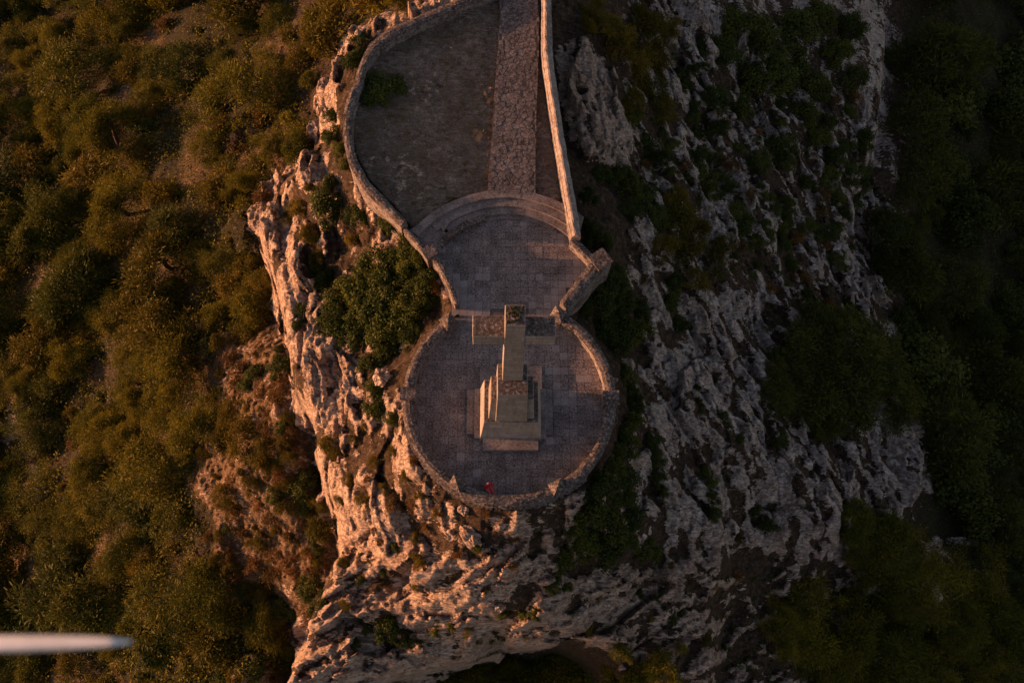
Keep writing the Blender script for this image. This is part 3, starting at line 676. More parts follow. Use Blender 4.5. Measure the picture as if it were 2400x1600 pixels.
# ------------------------------------------------------------------ the stone cross
cross = thing('stone_cross', 'monumental stone cross on a stepped pedestal in the round terrace', 'monument', (.14, 13.0, 0), YAW)
def blk(name, x0, x1, y0, y1, z0, z1, bx=0.0, by=0.0, mat='dressed', bev=.03):
    """block in the cross's own frame; bx, by = how much each side leans in"""
    bm = bmesh.new()
    lo = [bm.verts.new(v) for v in ((x0, y0, z0), (x1, y0, z0), (x1, y1, z0), (x0, y1, z0))]
    hi = [bm.verts.new(v) for v in ((x0+bx, y0+by, z1), (x1-bx, y0+by, z1), (x1-bx, y1-by, z1), (x0+bx, y1-by, z1))]
    bm.faces.new(lo[::-1]); bm.faces.new(hi)
    for i in range(4): bm.faces.new((lo[i], lo[(i+1) % 4], hi[(i+1) % 4], hi[i]))
    bmesh.ops.bevel(bm, geom=list(bm.edges), offset=bev, segments=1, affect='EDGES')
    me = bpy.data.meshes.new(name); bm.to_mesh(me); bm.free(); me.materials.append(M[mat])
    o = bpy.data.objects.new(name, me); COL.objects.link(o); o.parent = cross; return o
blk('plinth', -2.95, 2.85, -1.45, 1.65, -.1, .35, mat='step')
blk('plinth', -2.1, 2.2, 1.67, 3.4, -.1, .22, mat='step')
blk('plinth', -2.45, 2.4, -1.75, 1.66, -.1, .52, mat='step')
blk('doorstep', -1.84, 1.86, -2.58, -1.5, -.1, .55, mat='step')
blk('pedestal', -2.1, 2.1, -1.82, 1.75, 0, 3.7, .36, .38)
blk('pedestal_tier', -1.45, 1.45, -1.18, .85, 3.69, 7.3, .18, .3)
blk('pedestal_tier', -1.0, 1.0, -1.36, 1.25, 3.69, 8.7, .12, .36)
blk('shaft', -.60, .58, -.13, .98, 8.69, 14.6, .06, .10)
blk('cross_arm', -2.12, -.51, .05, 1.18, 14.6, 15.85, .01, .0)
blk('cross_arm', .47, 2.02, .05, 1.18, 14.6, 15.85, .01, .0)
hd_ = blk('cross_head', -.53, .49, -.03, 1.12, 14.59, 17.5, .02, .03)
mo = B()
for k in range(46):
    x, y = random.uniform(-.42, .4), random.uniform(.15, 1.05); r = random.uniform(.04, .13)
    n = 6; P = [(x+r*math.cos(q)*random.uniform(.7, 1.2), y+r*math.sin(q)*random.uniform(.7, 1.2)) for q in np.linspace(0, 6.283, n, endpoint=False)]
    mo.poly(P, 17.49, 17.5+random.uniform(.03, .10), .45)
m_ = mo.build('moss_cushions', M['moss'], hd_); m_['kind'] = 'stuff'
wt = obj('cross_ring', mesh('r', *(lambda T: T)(([], [])), None, link=False), hd_) if False else None
b = B()
for i in range(16):
    a0, a1 = i*math.pi/8, (i+1)*math.pi/8; q = [(-.02+r*math.cos(a), .55+r*math.sin(a)) for r, a in ((.17, a0), (.24, a0), (.24, a1), (.17, a1))]
    b.poly(q, 17.48, 17.56)
b.build('base_ring', M['step'], hd_)

# ------------------------------------------------------------------ person in red by the parapet
pp = U(1147, 1143, .2)
per = thing('person', 'person in red sitting on the paving against the round parapet', 'person', (pp[0], pp[1], .0), R(28))
def skin(name, pts, edges, radii, mat, parent, sub=1, root=0):
    me = bpy.data.meshes.new(name); me.from_pydata(pts, edges, []); o = bpy.data.objects.new(name, me); COL.objects.link(o)
    md = o.modifiers.new('s', 'SKIN')
    for i, r in enumerate(radii): me.skin_vertices[0].data[i].radius = (r, r) if isinstance(r, (int, float)) else r
    me.skin_vertices[0].data[root].use_root = True
    o.modifiers.new('b', 'SUBSURF').levels = sub
    dg = bpy.context.evaluated_depsgraph_get(); m2 = bpy.data.meshes.new_from_object(o.evaluated_get(dg))
    bpy.data.objects.remove(o); m2.name = name; m2.materials.clear(); m2.materials.append(mat)
    m2.polygons.foreach_set('use_smooth', np.ones(len(m2.polygons), bool))
    ob = bpy.data.objects.new(name, m2); COL.objects.link(ob); ob.parent = parent; return ob
def mkskin(name, pts, edges, radii, mat, parent, sub=1):
    me = bpy.data.meshes.new(name); me.from_pydata(pts, edges, []); o = bpy.data.objects.new(name, me); COL.objects.link(o)
    o.modifiers.new('s', 'SKIN'); bpy.context.view_layer.update()
    if not me.skin_vertices: 
        bpy.context.view_layer.objects.active = o; bpy.ops.mesh.customdata_skin_add()
    for i, r in enumerate(radii): me.skin_vertices[0].data[i].radius = (r, r) if isinstance(r, (int, float)) else r
    me.skin_vertices[0].data[0].use_root = True
    ss = o.modifiers.new('b', 'SUBSURF'); ss.levels = sub; ss.render_levels = sub
    bpy.context.view_layer.update()
    dg = bpy.context.evaluated_depsgraph_get(); m2 = bpy.data.meshes.new_from_object(o.evaluated_get(dg))
    bpy.data.objects.remove(o); m2.name = name; m2.materials.clear(); m2.materials.append(mat)
    m2.polygons.foreach_set('use_smooth', np.ones(len(m2.polygons), bool))
    ob = bpy.data.objects.new(name, m2); COL.objects.link(ob); ob.parent = parent; return ob
# local frame: +x body right, -y the way the legs point, z up; leaning back a little
bp = [(0, .10, .13), (0, .17, .30), (0, .24, .50), (0, .27, .58), (0, .29, .66), (0, .285, .76), (0, .25, .84),
      (-.17, .22, .51), (-.25, .12, .33), (-.22, -.02, .26), (-.19, -.09, .27), (.17, .22, .51), (.27, .16, .31), (.26, .06, .14), (.25, .0, .08),
      (-.10, .05, .13), (-.12, -.30, .24), (-.11, -.62, .10), (-.11, -.73, .05), (.10, .05, .13), (.12, -.28, .26), (.13, -.64, .10), (.13, -.75, .05)]
be = [(0, 1), (1, 2), (2, 3), (3, 4), (4, 5), (5, 6), (2, 7), (7, 8), (8, 9), (9, 10), (2, 11), (11, 12), (12, 13), (13, 14), (0, 15), (15, 16), (16, 17), (17, 18), (0, 19), (19, 20), (20, 21), (21, 22)]
br = [(.13, .10), (.12, .095), (.14, .10), .055, .075, (.082, .095), .06, .06, .042, .034, .03, .06, .042, .034, .03, .085, .062, .042, .035, .085, .062, .042, .035]
body = mkskin('body', bp, be, br, M['skin'], per)
mkskin('jacket', [(0, .11, .16), (0, .17, .32), (0, .24, .50), (0, .265, .565), (-.17, .22, .51), (-.25, .12, .33), (-.225, .0, .27), (.17, .22, .51), (.27, .16, .31), (.262, .075, .16)],
       [(0, 1), (1, 2), (2, 3), (2, 4), (4, 5), (5, 6), (2, 7), (7, 8), (8, 9)], [(.155, .12), (.14, .11), (.165, .12), .075, .075, .056, .046, .075, .056, .046], M['red'], per)
mkskin('trousers', [(0, .09, .13), (-.10, .04, .13), (-.12, -.30, .24), (-.11, -.60, .11), (.10, .04, .13), (.12, -.28, .26), (.13, -.62, .11)],
       [(0, 1), (1, 2), (2, 3), (0, 4), (4, 5), (5, 6)], [(.14, .11), .10, .076, .055, .10, .076, .055], M['redl'], per)
mkskin('hair', [(0, .32, .74), (0, .30, .82), (0, .26, .86)], [(0, 1), (1, 2)], [.085, .095, .07], M['hair'], per)
for s in (-.11, .13): mkskin('shoe', [(s, -.64, .06), (s, -.70, .07), (s, -.74, .14)], [(0, 1), (1, 2)], [.055, .05, .04], M['shoe'], per)
# face: nose, eyes and ears belong to the head
for q, r, nm, mt in (((0, .185, .76), .016, 'nose', 'skin'), ((-.033, .195, .785), .010, 'eye', 'hair'), ((.033, .195, .785), .010, 'eye', 'hair'), ((-.086, .29, .765), .02, 'ear', 'skin'), ((.086, .29, .765), .02, 'ear', 'skin')):
    bm = bmesh.new(); bmesh.ops.create_icosphere(bm, subdivisions=1, radius=r); me = bpy.data.meshes.new(nm); bm.to_mesh(me); bm.free(); me.materials.append(M[mt])
    o = obj(nm, me, body, q)
for s, hx in ((-1, (-.19, -.09, .27)), (1, (.25, .0, .08))):
    for k in range(5):
        a = (k-2)*.2; L = (.05, .075, .08, .075, .06)[k]
        x, y, z = hx; mkskin('finger', [(x+(k-2)*.014, y, z), (x+(k-2)*.017+a*.02, y-L*.6, z-.005), (x+(k-2)*.019+a*.02, y-L, z-.025)], [(0, 1), (1, 2)], [.009, .008, .007], M['skin'], body, 0)
mkskin('cap', [(0, .27, .80), (0, .24, .86), (0, .17, .855)], [(0, 1), (1, 2)], [.09, .08, .05], M['strap'], per)

# ------------------------------------------------------------------ vegetation
def crown_mesh(name, mat, lobes, nleaf, size, flat_=1.0, spiky=False, seed=0):
    r = np.random.default_rng(seed); L = np.array(lobes)           # x, y, z, radius
    wgt = L[:, 3]**2; li = r.choice(len(L), nleaf, p=wgt/wgt.sum())
    d = r.normal(size=(nleaf, 3)); d /= np.linalg.norm(d, axis=1)[:, None]
    d[:, 2] = np.where(d[:, 2] < -.3, -d[:, 2], d[:, 2])
    rad = L[li, 3]*(1.12-.75*r.random(nleaf)**1.5)*(1+.16*r.normal(size=nleaf))
    c = L[li, :3]+d*rad[:, None]*np.array([1, 1, flat_])
    n = d+r.normal(size=(nleaf, 3))*.55; n /= np.linalg.norm(n, axis=1)[:, None]
    t = np.cross(n, r.normal(size=(nleaf, 3))); t /= np.linalg.norm(t, axis=1)[:, None]
    bt = np.cross(n, t)
    s = size*r.uniform(.6, 1.3, nleaf)[:, None]
    if spiky: t2 = d*.75+t*.5; a, bq = t2*s*1.5, bt*s*.38
    else: a, bq = t*s, bt*s*.72
    V = np.stack([c-a, c-bq*.9+a*.1, c+a, c+bq], 1).reshape(-1, 3)
    F = np.arange(nleaf*4).reshape(-1, 4)
    return mesh(name, V, F, mat, link=False)
def tub(pts, rr, mat, n=6):
    b = B(); V = []; Fq = []
    for (x, y, z), r in zip(pts, rr):
        for k in range(n): a = k*6.2832/n; V.append((x+r*math.cos(a), y+r*math.sin(a), z))
    for i in range(len(pts)-1):
        for k in range(n): Fq.append((i*n+k, i*n+(k+1) % n, (i+1)*n+(k+1) % n, (i+1)*n+k))
    Fq.append(tuple((len(pts)-1)*n+k for k in range(n)))
    return V, Fq
def trunk_mesh(name, h, r, lean, limbs, seed):
    rr = random.Random(seed); V, F = tub([(0, 0, -1.2), (lean*.2, 0, h*.35), (lean*.5, .05*h, h*.7), (lean, 0, h*.97)], [r*1.3, r, r*.7, r*.25], None)
    for k in range(limbs):
        a = rr.uniform(0, 6.28); z = h*rr.uniform(.4, .85); L = h*rr.uniform(.25, .45)
        x0 = lean*.5
        v, f = tub([(x0, 0, z), (x0+math.cos(a)*L*.5, math.sin(a)*L*.5, z+L*.25), (x0+math.cos(a)*L, math.sin(a)*L, z+L*.35)], [r*.5, r*.35, r*.1], None, 4)
        n = len(V); V += v; F += [tuple(n+i for i in q) for q in f]
    return mesh(name, V, F, M['bark'], link=False)
kinds = {}
def lobset(r, n, R0, h, lobr, seed, low=.0):
    q = random.Random(seed); out = [(0, 0, h*.6, R0*.42)]; w1, w2, p1, p2 = q.uniform(.12, .3), q.uniform(.08, .22), q.uniform(0, 6), q.uniform(0, 6)
    for i in range(n):
        a = q.uniform(0, 6.283); d = R0*math.sqrt(q.uniform(.02, 1))*(1-lobr*.5)*(1+w1*math.sin(2*a+p1)+w2*math.sin(3*a+p2)); z = h*(low+(1-low)*(1-(d/R0)**2*.75))*q.uniform(.72, 1.0)
        out.append((d*math.cos(a), d*math.sin(a), z-R0*lobr*.5, R0*lobr*q.uniform(.5, 1.6)))
    return out
# every crown has radius about 1, scaled per tree
PV = [(crown_mesh('crown', M['pine'], lobset(0, 30, 1.0, 1.35, .27, 10+i, .15), 5600, .046, .8, True, 10+i), trunk_mesh('trunk', 1.15, .055, .25*(i % 3-1), 7, i)) for i in range(5)]
PB = [(crown_mesh('crown', M['pine'], lobset(0, 44, 1.0, 1.2, .21, 210+i, .1), 13000, .027, .85, True, 210+i), trunk_mesh('trunk', 1.15, .05, .25*(i % 3-1), 9, 60+i)) for i in range(4)]
SV = [(crown_mesh('crown', M['shrub'], lobset(0, 24, .97, .85, .25, 40+i), 4200, .050, .9, False, 40+i), trunk_mesh('trunk', .65, .05, .1, 5, 50+i)) for i in range(5)]
OVV = [(crown_mesh('crown', M['olive'], lobset(0, 20, 1.0, .95, .27, 70+i), 4200, .048, .9, True, 70+i), trunk_mesh('trunk', .7, .05, .15, 5, 80+i)) for i in range(4)]
DV = [(crown_mesh('crown', M['drybush'], lobset(0, 9, .9, .6, .36, 90+i), 900, .075, .8, True, 90+i), trunk_mesh('trunk', .35, .04, .1, 6, 95+i)) for i in range(3)]
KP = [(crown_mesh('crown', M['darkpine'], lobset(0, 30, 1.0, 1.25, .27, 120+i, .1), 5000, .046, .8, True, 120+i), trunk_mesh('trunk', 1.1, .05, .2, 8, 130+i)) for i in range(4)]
KV = {'dark': (KP, 'dark_pine_tree', 'tree', 1.2), 'pine': (PV, 'pine_tree', 'tree', 1.35), 'shrub': (SV, 'evergreen_shrub', 'shrub', .85), 'olive': (OVV, 'olive_green_tree', 'tree', .95), 'dry': (DV, 'dry_bush', 'bush', .6)}
plants = []
def plant(px, py, rpx, kind, fixed=None):
    """px, py, rpx: where the crown shows and how wide, in photo pixels"""
    rpx = rpx*1.18; V, name, cat, hk = KV[kind]; r = rpx*.03
    for _ in range(3):
        x, y = hit(px, py, hk*r*.55); z = float(tz(x, y)); d = (CAMH-z)/math.cos(TILT)/1.0
        dd = y*st_-(z-CAMH)*ct; r = rpx*dd/FPX
    if kind == 'pine' and r > 2.4: V = PB
    v = random.choice(V); rz = random.uniform(0, 6.283)
    rt = bpy.data.objects.new(name, None); COL.objects.link(rt); rt.location = (x, y, z-.1*r); rt.rotation_euler = (0, 0, rz); rt.empty_display_size = .3
    sc = (r*random.uniform(.78, 1.25), r*random.uniform(.78, 1.25), r*random.uniform(.6, 1.25)*(fixed or 1)); rt.scale = sc
    if fixed: rt.scale = (r*1.05, r*1.05, r*fixed)
    if not fixed and kind in ('pine', 'dark', 'olive'): rt.rotation_euler = (random.uniform(-.22, .22), random.uniform(-.22, .22), rz)
    c = bpy.data.objects.new('crown', v[0]); COL.objects.link(c); c.parent = rt
    t = bpy.data.objects.new('trunk', v[1]); COL.objects.link(t); t.parent = rt
    plants.append([rt, px/OV, py/OV, rpx, kind, cat, fixed])
    return rt
near_list = [
 # left of the terraces
 ('shrub', [(868,202,44),(812,128,24),(826,95,14),(800,150,16),(765,312,30),(762,272,24),(782,345,24),(795,385,20),(742,462,42),(760,420,22),(828,500,32),(900,520,30),(935,540,30),(950,585,30),(880,600,44),(830,655,46),(925,640,48),(968,665,42),(870,700,50),(780,690,36),(765,745,34),(905,745,44),(950,720,36),(985,640,30),(1000,690,24),(930,600,36),(860,650,40),(840,720,40),(900,800,36),(945,770,26),(820,680,34),(960,600,26),(820,765,38),(885,800,34),(850,840,26),(872,930,36),(860,885,22),(900,962,24),(690,715,20),(682,748,14),(740,640,26),(905,505,22),(1040,462,10),(1006,600,12)]),
 ('olive', [(690,475,28),(715,430,18),(700,545,32),(660,500,16),(730,590,24),(760,1022,32),(962,1282,28),(955,1240,18),(742,1205,30),(735,1160,20),(590,690,52),(560,1000,50),(530,960,36),(600,1040,34),(650,1010,26),(615,640,30),(570,760,30),(500,1020,30),(505,950,26),(815,560,24),(790,1290,14)]),
 ('shrub', [(720,1345,38),(735,1390,24),(690,1130,34),(705,1100,24),(890,1435,34),(930,1468,24),(845,1432,20),(1000,1548,10),(830,1330,12),(880,1310,10)]),
 # right of the terraces
 ('shrub', [(1372,548,30),(1352,520,16),(1400,640,40),(1425,700,46),(1370,690,36),(1345,700,20),(1385,752,40),(1445,760,40),(1470,715,30),(1420,790,34),(1435,860,24),(1450,905,24),(1460,940,20),(1445,985,32),(1425,1030,32),(1400,1075,36),(1425,1110,38),(1375,1130,40),(1350,1180,44),(1400,1190,48),(1440,1180,34),(1330,1250,44),(1385,1260,46),(1300,1290,20),(1430,1240,30),(1320,1215,26),(1440,1130,24)]),
 ('shrub', [(1500,1010,20),(1503,1050,20),(1512,1095,18),(1525,1130,14),(1600,890,12),(1603,920,9),(1610,940,8),(1627,1100,17),(1635,1140,18),(1642,1180,17),(1618,1075,12),(1660,955,12),(1668,975,10),(1480,1260,26),(1270,1345,18),(1300,1350,16),(1280,1330,12),(1205,1408,16),(1230,1410,14),(1165,1405,12),(1150,1410,10),(1000,1450,14),(1040,1440,12),(1540,1420,16),(1560,1405,12),(1260,1230,0.1)]),
 ('shrub', [(1375,390,38),(1420,400,30),(1440,430,34),(1475,455,30),(1350,450,20),(1500,490,34),(1450,480,26),(1540,690,26),(1560,740,22),(1545,650,22),(1605,352,25),(1540,335,20),(1648,410,18),(1680,428,20),(1690,490,28),(1705,520,24),(1742,552,24),(1742,365,25),(1800,330,30),(1805,370,22),(1850,260,30),(1880,310,32),(1900,280,24),(1870,200,34),(1840,170,44),(1780,150,50),(1750,90,50),(1700,60,50),(1720,180,44),(1660,110,40),(1640,220,40),(1650,300,30),(1700,250,34),(1610,110,24),(1590,240,20),(1920,120,36),(1950,60,36),(1960,180,30),(1900,400,34),(1930,350,30),(1920,460,24),(1922,592,20),(1905,540,18),(1850,420,26),(1830,60,50),(1880,30,40),(1800,560,22),(1760,1200,24),(1730,1170,18),(1790,1005,22),(1700,1010,14),(1810,470,20)]),
 ('olive', [(1390,50,44),(1350,60,22),(1425,100,48),(1480,60,44),(1470,150,50),(1520,120,40),(1500,200,46),(1450,230,30),(1530,250,36),(1540,60,30),(1360,20,24),(1560,470,50),(1540,520,52),(1590,530,40),(1570,580,48),(1520,570,36),(1640,600,36),(1660,560,26),(1600,640,30)]),
 ('dark', [(1830,800,52),(1880,770,62),(1950,790,66),(1900,850,70),(1820,870,58),(1860,920,66),(1940,900,66),(1780,900,40),(1780,850,30),(1990,860,62),(2030,810,60),(2050,900,60),(1960,960,40),(1890,975,34),(2060,960,36)]),
 ('pine', [(2040,1250,100),(1980,1230,60),(2110,1310,86),(2070,1370,62),(1960,1180,40),(2220,1330,80),(2270,1400,84),(2200,1440,74),(1870,1410,92),(1800,1440,60),(1940,1470,86),(2040,1500,90),(2140,1530,90),(1890,1540,70),(2330,1500,80),(2250,1530,70),(1300,1545,54),(1240,1560,34),(1180,1540,26),(1350,1575,36),(1430,1490,30),(1470,1560,50),(1530,1540,40),(1560,1490,16),(1100,1562,40),(1180,1568,40),(1250,1540,44),(1330,1548,44),(1400,1550,36),(1040,1590,40),(1290,1590,60)]),
 ('olive', [(800,1100,14),(860,1060,18),(905,1040,16),(930,1095,18),(965,1140,15),(1000,1178,14),(840,1150,20),(880,1120,14),(815,1010,16),(840,980,12),(780,1150,14)]),
 ('dry', [(850,1100,16),(900,1170,18),(945,1060,12),(980,1210,16),(1000,650,20),(830,620,18),(720,520,22),(640,900,26),(560,840,30),(540,880,26),(600,900,22),(520,820,24),(620,1180,28),(660,1230,24),(560,1230,28),(590,1300,26),(540,1330,26),(650,1290,20),(1330,1190,24),(1120,1180,16),(1010,1180,18),(950,1160,20),(1180,1240,16),(1480,640,18),(1850,640,20),(1900,700,22),(1760,700,18),(540,330,30),(700,90,26),(380,280,26),(380,60,26),(420,700,30),(250,760,20),(640,1270,20),(870,1240,14),(900,1150,20),(1170,1300,20),(860,1215,12),(1640,1350,14),(1700,1330,20)]),
 ('pine', [(85,250,56),(60,130,44),(180,625,52),(225,650,36),(125,705,66),(190,740,40),(300,870,52),(310,930,40),(110,860,52),(60,880,40),(350,810,46),(190,810,36),(60,450,56),(40,60,50),(490,740,44),(450,580,36),(580,715,44),(600,660,36),(280,1000,46),(210,1060,50),(330,960,44),(100,60,40),(300,120,34),(330,210,40),(520,140,44),(560,60,40),(620,130,40),(640,40,40),(720,40,34),(860,0,26),(920,10,30),(680,290,40),(620,330,44),(710,180,20),(560,420,46),(480,320,44),(470,230,36)])]
for kind, L in near_list:
    for x, y, r in L:
        if r > 1: plant(x*OV+random.uniform(-2, 2), y*OV+random.uniform(-2, 2), r*OV, kind, .6 if (x, y) == (868, 202) else None)
# forest on both sides
taken = [(p[1]*OV, p[2]*OV, p[3]) for p in plants]
def forest(n, test, rr, kindf, lim):
    c = 0; k = 0
    while c < n and k < 12000:
        k += 1; x, y = random.uniform(-260, 2660), random.uniform(-160, 1760)
        if not test(x/OV, y/OV): continue
        r = random.uniform(*rr)
        if any((x-a)**2+(y-b)**2 < (max(r, q)*lim)**2 for a, b, q in taken): continue
        taken.append((x, y, r)); plant(x, y, r, kindf(x, y)); c += 1
lf = [(-900,-600),(1000,-600),(1030,-150),(880,30),(790,80),(710,200),(690,340),(620,400),(560,520),(600,640),(610,730),(500,780),(460,900),(450,1100),(460,1250),(560,1400),(640,1420),(660,1500),(600,1800),(560,2200),(-900,2200)]
rf = [(2050,-600),(2085,250),(2030,440),(2010,650),(2090,780),(2150,900),(2150,1050),(2200,1200),(2240,1260),(2240,1420),(2000,1440),(1960,1800),(1900,2200),(3300,2200),(3300,-600)]
lt, rt_ = inpt(lf), inpt(rf)
bright = lambda x, y: random.choice(['pine', 'pine', 'olive', 'shrub'])
forest(120, lt, (44, 98), lambda x, y: random.choice(['pine', 'pine', 'pine', 'olive', 'dark']), .66)
forest(90, lt, (22, 50), bright, .60)
forest(150, lt, (12, 30), lambda x, y: random.choice(['shrub', 'olive', 'olive', 'dry', 'dry', 'pine']), .6)
forest(60, rt_, (50, 86), lambda x, y: random.choice(['dark', 'dark', 'shrub']), .72)
forest(80, rt_, (26, 48), lambda x, y: random.choice(['shrub', 'dark']), .65)
sc_ = inpt([(500,760),(640,750),(670,900),(700,1100),(760,1300),(700,1420),(620,1380),(500,1350),(460,1100)])
forest(95, sc_, (7, 26), lambda x, y: random.choice(['dry', 'olive', 'dry', 'shrub', 'olive']), .85)
rs_ = inpt([(1440,250),(1640,100),(1950,60),(2000,400),(1950,700),(1850,740),(1640,560),(1480,420)])
forest(70, rs_, (8, 26), lambda x, y: random.choice(['shrub', 'shrub', 'dry']), 1.1)
bt_ = inpt([(760,1230),(1000,1200),(1280,1230),(1600,1250),(1800,1150),(1950,1250),(1700,1500),(1500,1480),(1100,1500),(800,1500)])
forest(34, bt_, (6, 15), lambda x, y: random.choice(['shrub', 'dry', 'olive']), 1.6)
# each plant is named by its own look and by the neighbour or place one can find it at
marks = [(1175,740,'the cross'),(868,202,'the corner of the grassy court'),(1060,720,'the waist of the terraces'),(1290,300,'the sunlit path wall'),(970,520,'the left end of the curved steps'),(1380,590,'the angled pier'),(940,930,'the left side of the round parapet'),
 (1418,930,'the right side of the round parapet'),(1172,1165,'the foot of the round parapet'),(660,560,'the pale left cliff edge'),(700,850,'the narrow part of the left cliff'),(760,150,'the crag beside the court wall'),(600,900,'the orange scree slope'),
 (620,1250,'the lower orange slope'),(1000,1360,'the sunlit rocks at the bottom'),(1300,1500,'the bottom cliff edge'),(1580,900,'the grey rock ribs on the right'),(1620,300,'the rocky spine at upper right'),(1800,700,'the brown slope on the right'),(1850,1150,'the broken grey rocks at right'),
 (2010,300,'the far right rock edge'),(150,1505,'the white propeller blade'),(2180,1240,'the dry stone wall at lower right'),(1700,1400,'the dark gully at lower right'),(60,60,'the top left corner'),(400,200,'the forest at upper left'),(120,500,'the left edge of the forest'),(350,560,'the middle of the left forest'),
 (250,860,'the large rounded pines at left'),(120,1150,'the lower left forest'),(400,1450,'the bottom left forest'),(2300,120,'the top right corner'),(2280,600,'the dark forest at right'),(2300,1000,'the dark right forest edge'),(2250,1500,'the bottom right corner'),(750,20,'the top edge left of the court')]
tone = {'dark': 'blackish pine', 'pine': 'olive-green pine', 'shrub': 'dark green shrub', 'olive': 'yellowish green tree', 'dry': 'orange-brown bush'}
ordn = ['first', 'second', 'third', 'fourth', 'fifth', 'sixth', 'seventh', 'eighth', 'ninth', 'tenth', 'eleventh', 'twelfth', 'thirteenth', 'fourteenth', 'fifteenth', 'sixteenth', 'seventeenth', 'eighteenth', 'nineteenth', 'twentieth']
from collections import defaultdict
gr = defaultdict(list)
for p in plants:
    mk = min(marks, key=lambda m: (m[0]-p[1])**2+(m[1]-p[2])**2)
    dx, dy = p[1]-mk[0], p[2]-mk[1]
    side = ('left of ' if dx < 0 else 'right of ') if abs(dx) > abs(dy) else ('above ' if dy < 0 else 'below ')
    if mk[2].endswith('slope') or 'forest' in mk[2] or 'corner' in mk[2] and 'court' not in mk[2]: side = {'left of ': 'left in ', 'right of ': 'right in ', 'above ': 'high in ', 'below ': 'low in '}[side]
    size = 'tall wide' if p[3] > 62 else 'large' if p[3] > 40 else 'mid-sized' if p[3] > 24 else 'small'
    gr[(size, p[4], side+mk[2])].append(p)
for (size, k, place), L in gr.items():
    L.sort(key=lambda p: p[1])
    for i, p in enumerate(L):
        pre = '' if len(L) == 1 else ('leftmost ' if i == 0 else 'rightmost ' if i == len(L)-1 else ordn[min(i, 19)]+' from left, ')
        s = pre+size+' '+tone[k]+' '+place
        tag(p[0], s, KV[k][2], {'dark': 'dark pines on the shaded side', 'pine': 'pines on the slopes', 'shrub': 'evergreen shrubs on rocks and slopes', 'olive': 'broadleaf trees on the slopes', 'dry': 'dry bushes on the slopes'}[k])

# undergrowth and dry grass that nobody could count
def scatter(name, test, n, mat, leaves, size, hgt, label, spiky, seed, cat, lsz=.13):
    r = np.random.default_rng(seed)
    px = r.uniform(-600, 3000, n); py = r.uniform(-420, 2000, n)
    keep = test(px/OV, py/OV); px, py = px[keep], py[keep]
    # walk each ray down to the ground
    X, Y, Zr = ray(px, py); k = (CAMH-0.)/-Zr; x, y = X*k, Y*k
    for _ in range(12): z = tz(x, y); k = .5*k+.5*(CAMH-z)/-Zr; x, y = X*k, Y*k
    z = tz(x, y); m = len(x)
    rad = r.uniform(.25, .75, m)*size
    li = np.repeat(np.arange(m), leaves); q = len(li)
    d = r.normal(size=(q, 3)); d[:, 2] = np.abs(d[:, 2]); d /= np.linalg.norm(d, axis=1)[:, None]
    c = np.stack([x, y, z], -1)[li]+d*rad[li][:, None]*np.array([1, 1, hgt])
    nn = d+r.normal(size=(q, 3))*.5; t = np.cross(nn, r.normal(size=(q, 3))); t /= np.linalg.norm(t, axis=1)[:, None]; bt = np.cross(nn, t); bt /= np.linalg.norm(bt, axis=1)[:, None]
    s = (lsz*r.uniform(.6, 1.3, q))[:, None]
    if spiky: t = d; V = np.stack([c-bt*s*.25, c+bt*s*.25, c+t*s*1.6], 1)
    else: V = np.stack([c-t*s, c+bt*s, c+t*s-bt*s*.6], 1)
    o = mesh(name, V.reshape(-1, 3), np.arange(q*3).reshape(-1, 3), mat)
    tag(o, label, cat, kind='stuff')
big_l = lambda x, y: inpoly(x+20*vnoise(x*.02, y*.02, 4), y, lf)
big_r = lambda x, y: inpoly(x+20*vnoise(x*.02, y*.02, 4), y, rf)
slopes = lambda x, y: (inpoly(x, y, [(1440,-100),(2080,-100),(2000,450),(2000,700),(2100,900),(1950,1020),(1800,900),(1640,600),(1500,480),(1440,300)]) | inpoly(x, y, [(1660,1290),(1950,1300),(2240,1430),(2000,1700),(1650,1700)]) | inpoly(x, y, [(880,1620),(1000,1580),(1350,1520),(1440,1640),(1300,1780),(880,1780)]) | inpoly(x, y, [(820,540),(920,560),(1020,690),(960,760),(840,840),(760,700)])) & (vnoise(x*.03, y*.03, 7) > -.12)
scatter('undergrowth', big_l, 30000, M['pine'], 24, 1.9, .8, 'low olive scrub covering the ground under the left forest', False, 1, 'scrub', .13)
scatter('undergrowth', big_r, 15000, M['shrub'], 26, 1.9, .8, 'low dark scrub covering the ground under the right forest', False, 2, 'scrub')
scatter('undergrowth', slopes, 11000, M['shrub'], 18, .6, .7, 'patchy low scrub between the rocks on the right slopes', False, 3, 'scrub')
scatter('dry_grass', lambda x, y: (inpoly(x, y, [(460,760),(640,750),(690,1000),(780,1300),(700,1450),(600,1560),(480,1400),(440,1000)]) | (big_l(x, y) & (vnoise(x*.012+5, y*.012, 9) > .05))), 14000, M['drybush'], 12, .8, .9, 'orange dry grass tufts on the sunlit left slope', True, 4, 'grass')
scatter('dry_grass', lambda x, y: inpoly(x, y, [(760,560),(900,1000),(1000,1180),(1400,1240),(1600,1300),(1960,1250),(1900,600),(1600,560),(1460,700),(1480,1200),(1000,1500),(760,1500),(720,600)]) & (vnoise(x*.05, y*.05, 12) > -.05), 19000, M['scrub'], 9, .5, .8, 'thin brownish grass tufts in the cracks of the rocks', True, 5, 'grass')
cin = lambda x, y: inpoly(x, y, [(832,280),(860,150),(1130,20),(1150,10),(1135,430),(1060,470),(960,510),(860,410)]) & (vnoise(x*.02, y*.02, 21)+.4*vnoise(x*.07, y*.07, 22) > -.05)
scatter('court_grass', cin, 16000, M['olive'], 9, .22, .5, 'short brownish grass growing in the walled court', True, 6, 'grass')

